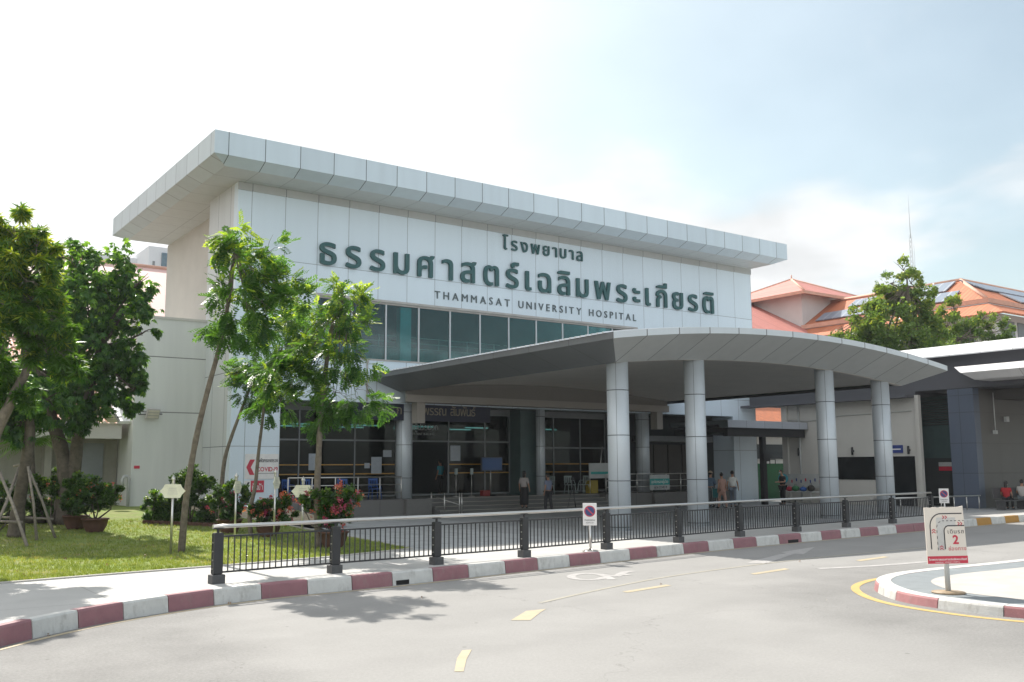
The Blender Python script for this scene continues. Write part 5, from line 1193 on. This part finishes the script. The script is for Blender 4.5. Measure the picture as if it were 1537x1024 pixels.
# background tree right
t = 56; b = ft(1375, 690, t); b.z = .15
tree('background_tree', b, [tuple(b), tuple(ft(1372, 600, t)), tuple(ft(1368, 500, t)), tuple(ft(1362, 430, t))], [.35, .3, .2, .1],
     [pxclump(x, y, r, t, dt) for x, y, r, dt in ((1355, 402, 14, 0), (1366, 425, 20, 0), (1335, 425, 18, 0), (1385, 440, 16, 0), (1345, 450, 26, 0), (1322, 460, 20, 0), (1372, 468, 26, 0), (1300, 480, 24, 0), (1335, 490, 32, -1), (1385, 495, 26, 0), (1285, 500, 24, 0), (1320, 520, 34, 0), (1365, 520, 36, -1), (1272, 515, 22, 0), (1400, 515, 30, 0), (1350, 470, 26, 1), (1330, 440, 16, 0), (1395, 470, 18, 0), (1300, 505, 26, 1), (1262, 500, 12, 0), (1270, 540, 30, 0), (1320, 555, 40, 0), (1390, 550, 40, 0))],
     'far', LEAF_F, M_BARK, 'tall irregular green tree behind the canopy, in front of the solar roof', 'tree', 230, 31, 'trees behind the right-hand roofs', 1.0, .25, .1, .07)
t = 60; b = ft(1440, 690, t); b.z = .15
tree('background_tree', b, [tuple(b), tuple(ft(1442, 600, t)), tuple(ft(1440, 510, t))], [.3, .22, .12],
     [pxclump(x, y, r, t, dt) for x, y, r, dt in ((1428, 462, 16, 0), (1420, 485, 22, 0), (1445, 490, 22, 0), (1475, 492, 15, 0), (1410, 505, 24, 0), (1440, 515, 28, 0), (1432, 450, 9, 0), (1480, 475, 11, 0), (1500, 480, 11, 0), (1495, 498, 14, 0), (1470, 515, 24, 0), (1512, 492, 9, 0), (1500, 520, 20, 0))],
     'far', LEAF_F, M_BARK, 'low straggly tree top above the white roof edge at the far right', 'tree', 240, 32, 'trees behind the right-hand roofs', .9, .25, .1, .05)

# ------------------------------------------------------------------ potted flower bushes, shrubs
def bush(name, px, py, clp, label, cat, pot=None, flowers=None, seed=1, dens=1500, group=None, lm=None, dtt=0):
    b = lawn_hit(px, py); t = fdepth(b); rg = np.random.default_rng(seed); o = empty(name, b, label, cat, group)
    cl = [pxclump(x, y, r, t, dtt) for x, y, r in clp]
    if pot:
        w_ = pot; q = MB(); q.lathe([(w_*.62, 0), (w_*.9, w_*.5), (w_, w_*1.0), (w_*1.08, w_*1.0), (w_*1.08, w_*1.12), (w_*.95, w_*1.12), (w_*.93, w_*.95), (0, w_*.95)], (b.x, b.y, b.z), 24); q.build('pot', M_TERRA, o)
    q = MB(); limbs(q, (b.x, b.y, b.z+(pot or 0)*.9), cl, .03, rg, 4); q.build('stems', M_BARKD, o)
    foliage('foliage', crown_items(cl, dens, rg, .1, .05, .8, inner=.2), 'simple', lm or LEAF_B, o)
    if flowers:
        for fm, frac in flowers:
            it = [x for x in crown_items(cl, dens*frac, rg, 0, -.2, 1, inner=.8)]
            it = [(p, d_, rg.uniform(.2, 1)) for p, d_, _ in it if rg.random() < .75+.25*np.sin(p[0]*5+p[2]*7)]
            foliage('flowers', it, 'petal', fm, o)
    return o
BG = 'potted bougainvillea bushes by the hall'
bush('flower_bush', 142, 799, [(125, 745, 22), (150, 750, 24), (170, 735, 13), (135, 730, 20)], 'dark green red-flowered bush in a round clay pot at the left of the garden', 'potted plant', .36, [(PETAL_R, .05)], 41, group=BG)
bush('flower_bush', 113, 794, [(112, 740, 20), (118, 725, 14), (105, 755, 14)], 'red-tipped bush in a clay pot tucked beside the forked tree trunk', 'potted plant', .36, [(PETAL_R, .05)], 42, group=BG)
bush('flower_bush', 344, 800, [(340, 745, 20), (358, 750, 18), (325, 752, 15), (345, 765, 16)], 'bush with a few pink flowers in a pot in front of the hall corner', 'potted plant', .36, [(PETAL_P, .08)], 43, group=BG)
bush('flower_bush', 402, 806, [(390, 764, 13), (405, 766, 18), (424, 760, 16), (378, 768, 10), (430, 770, 13), (400, 778, 14)], 'orange and pink flowering bush in a clay pot below the screening sign', 'potted plant', .36, [(PETAL_R, .20), (PETAL_P, .10)], 44, group=BG)
bush('flower_bush', 500, 822, [(478, 752, 18), (500, 748, 24), (522, 750, 20), (508, 770, 22), (485, 770, 18), (455, 760, 12)], 'large magenta flowering bush in a pot behind the straight young tree', 'potted plant', .36, [(PETAL_P, .24), (PETAL_R, .08)], 45, group=BG)
bush('clipped_shrub', 285, 786, [(272, 724, 16), (290, 722, 20), (305, 725, 14), (283, 735, 20)], 'rounded dark shrub standing tallest in the bed by the side wing', 'shrub', None, None, 46, 2200)
bush('yellowish_shrub', 235, 783, [(232, 748, 13), (228, 765, 14), (243, 768, 15)], 'pale green shrub at the left end of the bed by the side wing', 'shrub', None, None, 47, 2000, lm=LEAF_O)
bush('low_shrub', 262, 784, [(255, 762, 16), (275, 762, 14)], 'dark low shrub between the pale shrub and the slanting trunk', 'shrub', None, None, 48, 2200)
bush('low_shrub', 312, 786, [(305, 765, 14), (318, 766, 10)], 'dark low shrub right of the slanting trunk beside the hall corner', 'shrub', None, None, 49, 2200)
bush('garden_shrub', 75, 790, [(55, 730, 20), (78, 745, 26), (88, 715, 14), (92, 770, 18), (60, 765, 20)], 'bright green leafy shrub between the staked tree and the forked trunk', 'shrub', None, [(PETAL_R, .02)], 50, 1200, dtt=.8)
bush('garden_shrub', -5, 800, [(0, 745, 24), (15, 765, 22), (-20, 760, 26)], 'dark leafy shrub at the very left edge below the yellow-green tree', 'shrub', None, None, 51, 1100, dtt=1.5)
rg = np.random.default_rng(8); it = []
for _ in range(900):
    p = lawn_hit(rg.uniform(232, 330), rg.uniform(776, 786)); it.append(((p.x, p.y, p.z+rg.uniform(.02, .22)), (rg.normal(), rg.normal(), .8), rg.uniform(.2, .8)))
tag(foliage('ground_cover', it, 'simple', LEAF_B), 'low leafy edging plants along the bed beside the side wing', 'ground cover', kind='stuff')
p0, p1 = lawn_hit(215, 786), lawn_hit(330, 791); o = MB(); q = o
for k in range(22):
    a = p0.lerp(p1, k/22); b_ = p0.lerp(p1, (k+.92)/22); m_ = (a+b_)/2; m_.z = zl(m_.x, m_.y)+.04; q.obox(m_, ((b_-a).length, .12, .14), math.atan2((b_-a).y, (b_-a).x))
tag(q.build('bed_edging', M_TERRA), 'row of low clay bricks edging the planted bed by the side wing', 'edging')
# grass tufts over the lawn, dry leaves
rg = np.random.default_rng(9); it = []
while len(it) < 26000:
    y = 19.2+14*rg.random()**1.6; x = rg.uniform(-2, 12.3)
    if y < lawn_front_y(x)+.06 or x > lawn_edge_x(y)-.06: continue
    it.append(((x, y, zl(x, y)-.004), (1, rg.normal()*2, 0), np.clip(rg.normal(.40, .18)+.28*math.sin(x*1.7+2*math.sin(y*.9))*math.sin(y*1.3+x*.6)+(.25 if math.sin(x*3.1+y*2.3)*math.sin(y*2.7-x) > .55 else 0), 0, 1)))
g_ = foliage('grass', it, 'blade', GRASS); tag(g_, 'short patchy green grass covering the lawn', 'grass', kind='stuff')
it = []
for _ in range(90):
    y = rg.uniform(19.5, 33); x = rg.uniform(-1, 11.5)
    if y > lawn_front_y(x): it.append(((x, y, zl(x, y)+.03), (rg.normal(), rg.normal(), 0), rg.random()))
for _ in range(14):
    x, y = rg.uniform(2, 20), rg.uniform(5, 17.5); it.append(((x, y, -.085), (rg.normal(), rg.normal(), 0), rg.random()))
tag(foliage('fallen_leaves', it, 'petal', leaf_mat('dry_leaf', (.10, .05, .02), (.28, .14, .05), .1), scale=.5), 'scattered dry brown leaves on the lawn and road', 'leaves', kind='stuff')

# ------------------------------------------------------------------ people
M_SKIN = mat('skin', (.34, .19, .125), .6, var=.04); M_HAIR = mat('black_hair', (.012, .010, .010), .5)
def cloth(name, c): return mat(name, c, .85, var=.08, scale=12)
def skin_obj(name, verts, edges, radii, root, m, parent, sub=1):
    me = bpy.data.meshes.new(name); me.from_pydata([tuple(v) for v in verts], edges, []); o = bpy.data.objects.new(name, me); COL.objects.link(o)
    md = o.modifiers.new('s', 'SKIN'); md.use_smooth_shade = True; sv_ = me.skin_vertices[0].data
    for i, r in enumerate(radii): sv_[i].radius = (r, r) if not hasattr(r, '__len__') else r; sv_[i].use_root = (i == root)
    o.modifiers.new('b', 'SUBSURF').levels = sub
    bpy.context.view_layer.update(); dg = bpy.context.evaluated_depsgraph_get(); m2 = bpy.data.meshes.new_from_object(o.evaluated_get(dg)); bpy.data.objects.remove(o)
    m2.name = name; m2.materials.clear(); m2.materials.append(m)
    m2.polygons.foreach_set('use_smooth', [True]*len(m2.polygons)); m2.polygons.foreach_set('material_index', [0]*len(m2.polygons))
    o = bpy.data.objects.new(name, m2); COL.objects.link(o); o.parent = parent; return o
def person(loc, face, label, top, bottom, H_=1.66, pose='stand', mask=False, skirt=False, longhair=False, sleeve=.5, step=0.0, arms=(0, 0), cap=None, group=None, headtilt=0, coat=False):
    """face: heading angle of the front (+Y local). arms: forearm lift 0..1 for left and right"""
    s = H_/1.70; o = empty('person', loc, label, 'person', group, rz=face)
    hz = .92*s if pose == 'stand' else .52*s; up = hz
    V = {}; V['pel'] = (0, 0, hz); V['wai'] = (0, .0, hz+.14*s); V['che'] = (0, -.01, hz+.36*s); V['nb'] = (0, -.01, hz+.50*s); V['nk'] = (0, .01+headtilt*.03, hz+.57*s)
    V['h1'] = (0, .025+headtilt*.06, hz+.64*s); V['h2'] = (0, .02+headtilt*.07, hz+.74*s)
    R_ = {'pel': .125*s, 'wai': .12*s, 'che': .135*s, 'nb': .075*s, 'nk': .052*s, 'h1': .078*s, 'h2': .082*s}
    E_ = [('pel', 'wai'), ('wai', 'che'), ('che', 'nb'), ('nb', 'nk'), ('nk', 'h1'), ('h1', 'h2')]
    for k, sx in (('L', -1), ('R', 1)):
        lift = arms[0 if k == 'L' else 1]; st = step*(1 if k == 'L' else -1)
        if pose == 'stand':
            V['hip'+k] = (sx*.09*s, 0, hz-.05*s); V['kn'+k] = (sx*.10*s, st*.16+.01, hz-.45*s); V['an'+k] = (sx*.10*s, st*.26-.03, .085*s+max(0, -st)*.04); V['to'+k] = (sx*.115*s, st*.26+.13*s, .035*s)
        else:
            V['hip'+k] = (sx*.09*s, .02, hz-.02*s); V['kn'+k] = (sx*.12*s, .42*s, hz); V['an'+k] = (sx*.12*s, .42*s, .09*s); V['to'+k] = (sx*.13*s, .57*s, .035*s)
        V['sh'+k] = (sx*.175*s, -.01, hz+.45*s); V['el'+k] = (sx*.235*s, -.03+.05*lift-.05*st, hz+.19*s+.02*lift)
        V['wr'+k] = (sx*(.25-.13*lift)*s, .05+.24*lift-.10*st, hz-.04*s+.24*lift*s); w_ = Vector(V['wr'+k]); e_ = Vector(V['el'+k]); d_ = (w_-e_).normalized(); V['pa'+k] = tuple(w_+d_*.07*s)
        E_ += [('pel', 'hip'+k), ('hip'+k, 'kn'+k), ('kn'+k, 'an'+k), ('an'+k, 'to'+k), ('che', 'sh'+k), ('sh'+k, 'el'+k), ('el'+k, 'wr'+k), ('wr'+k, 'pa'+k)]
        R_.update({'hip'+k: .085*s, 'kn'+k: .055*s, 'an'+k: .036*s, 'to'+k: .03*s, 'sh'+k: .052*s, 'el'+k: .037*s, 'wr'+k: .025*s, 'pa'+k: (.036*s, .018*s)})
        for f_ in range(5):
            side = Vector((0, 1, 0)) if abs(d_.z) > .6 else Vector((1, 0, 0)); off = side*((f_-1.5)*.016*s) if f_ < 4 else side*(-.035*s)-d_*.03*s
            L1 = (.045, .05, .046, .038, .04)[f_]*s; nm = 'f%d%s' % (f_, k); b0 = Vector(V['pa'+k])+off+d_*(.012 if f_ < 4 else -.0)*s; curl = Vector((-sx*.02, 0, -.01))*s
            V[nm+'a'] = tuple(b0); V[nm+'b'] = tuple(b0+d_*L1*.6+curl*.4); V[nm+'c'] = tuple(b0+d_*L1+curl)
            E_ += [('pa'+k, nm+'a'), (nm+'a', nm+'b'), (nm+'b', nm+'c')]; R_.update({nm+'a': .0095*s, nm+'b': .0085*s, nm+'c': .007*s})
    names = list(V); idx = {n_: i for i, n_ in enumerate(names)}
    body = skin_obj('body', [V[n_] for n_ in names], [(idx[a], idx[b]) for a, b in E_], [R_[n_] for n_ in names], idx['pel'], M_SKIN, o, 1)
    # face and ears added into the body mesh
    hc = Vector(V['h2'])*.55+Vector(V['h1'])*.45; q = MB(); q.ell(hc, (.076*s, .093*s, .112*s), 14); q.ell(hc+Vector((0, .092, -.012))*s, (.013*s, .02*s, .022*s), 8)
    q.ell(hc+Vector((0, .083, -.055))*s, (.024*s, .01*s, .008*s), 8)
    for sx in (-1, 1): q.ell(hc+Vector((sx*.077, -.005, -.01))*s, (.01*s, .022*s, .03*s), 8)
    me = body.data; bm = __import__('bmesh').new(); bm.from_mesh(me); tmp = bpy.data.meshes.new('t'); tmp.from_pydata(q.v, [], q.f); tmp.polygons.foreach_set('use_smooth', [True]*len(q.f)); bm.from_mesh(tmp); bm.to_mesh(me); bm.free(); bpy.data.meshes.remove(tmp)
    q = MB()
    for sx in (-1, 1): q.ell(hc+Vector((sx*.03, .083, .012))*s, (.013*s, .009*s, .007*s), 8)
    q.build('eyes', M_HAIR, o, False)
    q = MB(); q.ell(hc+Vector((0, -.014, .022))*s, (.090*s, .098*s, .106*s), 14)
    q.v = [(x, min(y, hc.y+.062*s) if z > hc.z+.035*s else min(y, hc.y-.005*s) , z) for x, y, z in q.v]
    if longhair: q.ell(hc+Vector((0, -.07, -.10))*s, (.075*s, .05*s, .16*s), 12)
    q.build('hair', M_HAIR, o, False)
    if cap: q = MB(); q.ell(hc+Vector((0, -.006, .05))*s, (.096*s, .106*s, .085*s), 14); q.obox(hc+Vector((0, .12, .06))*s, (.15*s, .09*s, .012)); q.build('cap', cap, o, False)
    if mask: q = MB(); q.ell(hc+Vector((0, .062, -.045))*s, (.062*s, .045*s, .05*s), 12); q.build('face_mask', cloth('mask_blue', (.25, .45, .48)), o, False)
    # shirt: torso and sleeves
    def sub(keys, edges, grow, m, nm, root):
        ks = list(keys); ix = {k_: i for i, k_ in enumerate(ks)}; return skin_obj(nm, [keys[k_][0] for k_ in ks], [(ix[a], ix[b]) for a, b in edges], [keys[k_][1] for k_ in ks], ix[root], m, o, 1)
    K = {'pel': ((0, 0, hz-(.0 if not coat else .3)*s), (.175*s, .135*s)), 'wai': (V['wai'], (.165*s, .13*s)), 'che': (V['che'], (.185*s, .145*s)), 'nb': (tuple(Vector(V['nb'])-Vector((0, 0, .015))), .085*s)}
    Ed = [('pel', 'wai'), ('wai', 'che'), ('che', 'nb')]
    for k in 'LR':
        e0 = Vector(V['sh'+k]); e1 = Vector(V['el'+k]); w1 = Vector(V['wr'+k]); K['sh'+k] = (V['sh'+k], .068*s)
        if sleeve < 1: K['e'+k] = (tuple(e0.lerp(e1, .3+sleeve*.7)), .056*s); Ed += [('che', 'sh'+k), ('sh'+k, 'e'+k)]
        else: K['e'+k] = (tuple(e1), .05*s); K['w'+k] = (tuple(e1.lerp(w1, .92)), .037*s); Ed += [('che', 'sh'+k), ('sh'+k, 'e'+k), ('e'+k, 'w'+k)]
    sub(K, Ed, 1, top, 'shirt', 'che')
    if skirt:
        q = MB(); q.lathe([(.15*s, hz+.06*s), (.19*s, hz-.1*s), (.21*s, hz-.35*s), (.20*s, .16*s), (.17*s, .16*s)][::-1], n=20); q.build('skirt', bottom, o, False)
    else:
        K = {'pel': (V['pel'], (.155*s, .13*s))}; Ed = []
        for k in 'LR':
            for j, r in (('hip', .10), ('kn', .078), ('an', .062)): K[j+k] = (V[j+k], r*s)
            Ed += [('pel', 'hip'+k), ('hip'+k, 'kn'+k), ('kn'+k, 'an'+k)]
        sub(K, Ed, 1, bottom, 'trousers', 'pel')
    q = MB()
    for k in 'LR':
        a, t_ = Vector(V['an'+k]), Vector(V['to'+k]); c = a.lerp(t_, .55); c.z = t_.z+.01; q.ell(c, (.045*s, .13*s, .045*s), 10)
    q.build('shoes', cloth('dark_shoes', (.03, .03, .032)), o, False)
    return o
def toward(p, px, py, z=.15): d_ = gz(px, py, z)-Vector(p); return math.atan2(-d_.x, d_.y)
CAMDIR = R(180)-YAW
# heading: 0 = facing +Y (into the building); +pi = facing -Y
P1 = onY(787, 768, 34.6); person((P1.x, 34.6, .31), R(-60), 'woman in a pale striped top and long black skirt standing on the entrance steps', cloth('grey_striped_top', (.30, .27, .26)), cloth('black_skirt', (.015, .015, .017)), 1.62, skirt=True, longhair=True, sleeve=.9)
P1 = onY(823, 765, 33.6); person((P1.x, 33.6, .15), R(10), 'man in a blue-grey shirt and dark trousers walking away towards the glass doors', cloth('blue_grey_shirt', (.17, .20, .29)), cloth('dark_trousers', (.025, .025, .03)), 1.66, step=.4, sleeve=.5)
P1 = onY(1085, 773, 31.0); person((P1.x, 31.0, .15), R(-15), 'person in loose pinkish-brown scrubs walking away beneath the canopy', cloth('brown_scrubs', (.34, .20, .16)), cloth('brown_scrub_trousers', (.34, .20, .16)), 1.64, step=.7, sleeve=.6, coat=True)
P1 = onY(1101, 768, 31.6); person((P1.x, 31.6, .15), R(-55), 'dark-haired person in a white T-shirt walking right beneath the canopy', cloth('white_tshirt', (.58, .58, .55)), cloth('blue_grey_trousers', (.14, .17, .21)), 1.72, step=.8, sleeve=.45)
p = person((39.75, 31.9, .15), R(75), 'young man in black looking down at his phone by the porch post', cloth('black_shirt', (.02, .018, .02)), cloth('black_trousers', (.014, .014, .016)), 1.74, mask=True, arms=(1, 1), sleeve=.5, headtilt=1)
P1 = onY(1068, 768, 32.6); person((P1.x, 32.6, .15), R(-70), 'person in a blue shirt and tan cap pushing a wheelchair behind the second column', cloth('blue_shirt', (.09, .14, .20)), cloth('grey_trousers', (.10, .12, .13)), 1.70, cap=cloth('tan_cap', (.34, .27, .19)), arms=(.8, .8), sleeve=1)
P1 = onY(661, 700, 40.0); person((P1.x, 40.0, .80), R(20), 'man in a turquoise shirt standing inside the dark open doorway', cloth('turquoise_shirt', (.06, .30, .36)), cloth('black_trousers', (.014, .014, .016)), 1.68, sleeve=.5)
person((42.65, 22.0, .15), R(-80), 'seated person in a red shirt and blue mask under the right-hand porch', cloth('red_shirt', (.34, .02, .025)), cloth('black_trousers', (.014, .014, .016)), 1.6, pose='sit', mask=True, longhair=True, arms=(.5, .5))
person((43.95, 21.95, .15), R(-80), 'seated person in a pale T-shirt and blue mask at the right edge under the porch', cloth('pale_tshirt', (.42, .40, .38)), cloth('grey_trousers', (.10, .12, .13)), 1.66, pose='sit', mask=True, arms=(.7, .7))
# wheelchair
P1 = gz(1083, 770); o = empty('wheelchair', (35.1, 32.0, .15), 'empty folding wheelchair being pushed beneath the canopy behind the second column', 'wheelchair', rz=R(-70))
def circ(c, r, n=24): return [(c[0], c[1]+r*math.cos(a), c[2]+r*math.sin(a)) for a in np.linspace(0, 2*math.pi, n)]
for s in (-1, 1): MB().tube(circ((s*.29, 0, .3), .3), .016, 6).build('wheel', M_BLACK, o, False); MB().tube(circ((s*.22, .38, .08), .08, 12), .014, 5).build('castor', M_BLACK, o, False)
q = MB()
for s in (-1, 1): q.tube([(s*.24, -.3, .95), (s*.24, -.18, .9), (s*.24, -.15, .15)], .012, 6); q.tube([(s*.24, -.15, .68), (s*.24, .25, .68), (s*.24, .28, .3), (s*.22, .38, .16)], .012, 6)
q.build('frame', M_STEEL, o, False); q = MB(); q.box(-.23, -.14, .46, .23, .26, .49); q.box(-.23, -.17, .5, .23, -.14, .9); q.build('seat', cloth('teal_seat', (.04, .16, .17)), o, False)

# ------------------------------------------------------------------ platform furniture
def plastic_chair(loc, rz, label, m, group):
    o = empty('plastic_chair', loc, label, 'chair', group, rz=rz)
    MB().box(-.21, -.2, .42, .21, .2, .45).build('seat', m, o, False, .01)
    q = MB()
    for k in range(4): q.box(-.17+.1*k, -.24, .52, -.13+.1*k, -.215, .8)
    q.box(-.21, -.25, .8, .21, -.21, .88); q.tube([(-.2, -.2, .44), (-.2, -.235, .8)], .018, 6); q.tube([(.2, -.2, .44), (.2, -.235, .8)], .018, 6); q.build('backrest', m, o, False)
    for sx in (-1, 1):
        MB().tube([(sx*.21, -.23, .66), (sx*.23, .0, .65), (sx*.21, .17, .44)], .017, 6).build('armrest', m, o, False)
        for sy in (-1, 1): MB().tube([(sx*.18, sy*.17, .43), (sx*.22, sy*.22, 0)], .02, 6).build('leg', m, o, False)
    return o
M_PW = mat('white_plastic', (.30, .36, .35), .5); M_PB = mat('blue_plastic', (.02, .08, .28), .45)
for x, y, rz, lb in ((28.75, 37.2, R(95), 'white plastic chair nearest the slim silver column on the platform'), (30.2, 37.3, R(170), 'white plastic chair left of the notice stand on the platform'), (30.9, 37.1, R(100), 'white plastic chair beside the notice stand on the platform'), (33.0, 37.1, R(90), 'white plastic chair between the notice stand and the front column')):
    plastic_chair((x, y, .8), rz, lb, M_PW, 'white plastic chairs by the glass doors')
for x, y, rz, lb in ((15.3, 36.9, R(200), 'leftmost blue plastic chair behind the platform railing'), (16.1, 36.9, R(185), 'second blue plastic chair from the hall corner behind the railing'), (17.6, 36.8, R(160), 'blue plastic chair above the magenta bush behind the railing'), (19.1, 36.8, R(175), 'rightmost blue plastic chair beside the platform column')):
    plastic_chair((x, y, .8), rz, lb, M_PB, 'blue plastic chairs behind the platform railing')
o = empty('notice_stand', (31.5, 36.5, .8), 'white notice stand with a green stripe and a tall rod on the entrance platform', 'notice board')
MB().box(30.75, 36.45, 1.55, 32.3, 36.5, 2.05+.25).build('board', M_GREYP, o); q = MB(); q.box(30.85, 36.44, 1.75, 32.2, 36.449, 1.88); q.build('stripe', M_TEALP, o)
q = MB()
for x in (30.8, 32.25): q.tube([(x, 36.47, .8), (x, 36.47, 1.6)], .02, 6)
q.tube([(31.5, 36.6, 1.6), (31.75, 36.6, 3.1)], .02, 6); q.build('stand_legs', M_STEEL, o)
q = MB(); q.box(31.1, 36.9, .8, 31.7, 37.2, 1.45); tag(q.build('yellow_bin'.replace('yellow_bin', 'waste_bin'), mat('yellow_bin', (.30, .22, .02), .5), bevel=.03), 'yellow waste bin under the notice stand', 'bin')
def stanch(x, y, label, h=1.0):
    o = empty('sanitizer_stand', (x, y, .8), label, 'stand', 'hand sanitizer stands by the doors'); MB().lathe([(0, 0), (.16, 0), (.15, .03), (.02, .04)], n=16).build('stand_base', M_STEEL, o, False)
    MB().tube([(0, 0, .03), (0, 0, h)], .018, 8).build('pole', M_STEEL, o, False); MB().box(-.06, -.05, h, .06, .05, h+.28).build('dispenser', M_PW, o, False, .01)
stanch(23.5, 37.3, 'sanitizer stand nearer the open doorway'); stanch(24.35, 37.3, 'sanitizer stand nearer the screen on its tall stand')
o = empty('screen_stand', (25.6, 37.5, .8), 'dark blue monitor on a tall stand beside the sanitizer stands', 'screen'); MB().box(24.95, 37.38, 1.95, 26.15, 37.46, 2.6).build('screen_frame', M_BLACK, o)
e2 = bpy.data.materials.new('blue_screen'); e2.use_nodes = True; b_ = e2.node_tree.nodes['Principled BSDF']; b_.inputs['Base Color'].default_value = (.01, .02, .05, 1); b_.inputs['Emission Color'].default_value = (.05, .12, .28, 1); b_.inputs['Emission Strength'].default_value = .07
MB().box(25.0, 37.37, 2.0, 26.1, 37.379, 2.55).build('display', e2, o); MB().tube([(25.55, 37.5, .8), (25.55, 37.5, 2.4)], .025, 8).build('pole', M_STEEL, o); MB().lathe([(0, 0), (.25, 0), (.25, .03), (0, .04)], (25.55, 37.5, .8), 16).build('stand_base', M_BLACK, o)
q = MB(); q.box(-.2, -.14, 0, .2, .14, .26); o = q.build('red_box'.replace('red_box', 'storage_box'), mat('red_plastic', (.22, .02, .02), .5), bevel=.02); o.location = (25.1, 37.3, .8); tag(o, 'small red plastic box on the floor beside the screen stand', 'box')
o = empty('camera_tripod', (27.6, 33.9, .15), 'dark tripod standing beside the man in the blue-grey shirt', 'tripod')
for k in range(3): a = k*2.09+.3; MB().tube([(0, 0, 1.15), (.28*math.cos(a), .28*math.sin(a), 0)], .014, 6).build('leg', M_BLACK, o, False)
MB().tube([(0, 0, 1.1), (0, 0, 1.4)], .016, 6).build('centre_post', M_BLACK, o, False); MB().box(-.06, -.05, 1.38, .06, .06, 1.5).build('tripod_head', M_BLACK, o, False)
# table with bags, round sign
o = empty('folding_table', (42.3, 32.8, .15), 'grey folding table with bags against the notice board wall', 'table'); MB().box(41.95, 31.8, .72, 42.75, 33.9, .76).build('table_top', M_GREYP, o)
for x in (42.0, 42.7):
    for y in (31.9, 33.8): MB().tube([(x, y, .72), (x, y, .15)], .018, 6).build('leg', M_STEEL, o)
rb = random.Random(4)
for (y, c, nm, lb, sz) in ((33.5, (.40, .05, .07), 'bag', 'pinkish-red bag at the far end of the folding table', .26), (33.1, (.03, .14, .06), 'bag', 'dark green bag on the folding table', .3), (32.6, (.02, .09, .30), 'basket', 'blue plastic basket on the folding table', .24), (32.1, (.04, .035, .03), 'rucksack', 'black rucksack at the near end of the folding table', .34)):
    o = empty(nm, (42.3, y, .76), lb, nm); q = MB(); q.ell((0, 0, sz*.5), (.2, .2, sz*.5), 12, jit=.03, rng=rb); q.v = [(x, y_, max(z, 0)) for x, y_, z in q.v]; q.build('bag_body', cloth(nm+'_cloth', c), o, False)
    MB().tube([(-.08, 0, sz*.85), (-.06, 0, sz*1.25), (.06, 0, sz*1.25), (.08, 0, sz*.85)], .012, 6).build('handle', cloth(nm+'_handle', c), o, False)
o = empty('round_sign', (42.6, 34.1, .15), 'round turquoise sign on a thin pole at the far corner of the beige wall', 'sign'); MB().tube([(42.6, 34.1, .15), (42.6, 34.1, 1.75)], .02, 8).build('pole', M_STEEL, o)
q = MB(); q.tube([(42.56, 34.1, 1.42), (42.53, 34.08, 1.42)], .27, 24); q.build('disc', mat('turquoise_sign', (.03, .26, .32), .5), o)
o = empty('bench', (43.5, 22.0, .15), 'dark metal waiting bench under the right-hand porch', 'bench'); MB().box(42.0, 21.75, .52, 46, 22.2, .57).build('seat', M_BASE, o); MB().box(42.0, 22.24, .66, 46, 22.3, 1.1).build('backrest', M_BASE, o)
for x in (42.1, 43.9, 45.8): MB().box(x, 21.8, .15, x+.05, 22.2, .55).build('leg', M_BASE, o)
o = empty('low_barrier', (38, 22.9, .15), 'low silver barrier rail running in front of the right-hand porch', 'railing')
q = MB(); q.tube([(34.9, 23.6, .75), (42.3, 23.0, .75)], .03, 8); q.build('rail', M_STEEL, o); q = MB()
for k in range(9): q.tube([(35+.9*k, 23.6-.073*k, .15), (35+.9*k, 23.6-.073*k, .74)], .025, 6)
q.build('rail_posts', M_STEEL, o)

# ------------------------------------------------------------------ light summer haze
hm = bpy.data.materials.new('humid_air'); hm.use_nodes = True; t_ = hm.node_tree; t_.nodes.remove(t_.nodes['Principled BSDF'])
pv = t_.nodes.new('ShaderNodeVolumePrincipled'); pv.inputs['Color'].default_value = (.93, .96, 1, 1); pv.inputs['Density'].default_value = .0003; pv.inputs['Anisotropy'].default_value = .35
t_.links.new(pv.outputs[0], t_.nodes['Material Output'].inputs['Volume'])
tag(MB().box(-120, -60, -1.2, 420, 420, 75).build('haze', hm), 'thin bright haze in the humid air', 'haze', kind='stuff')
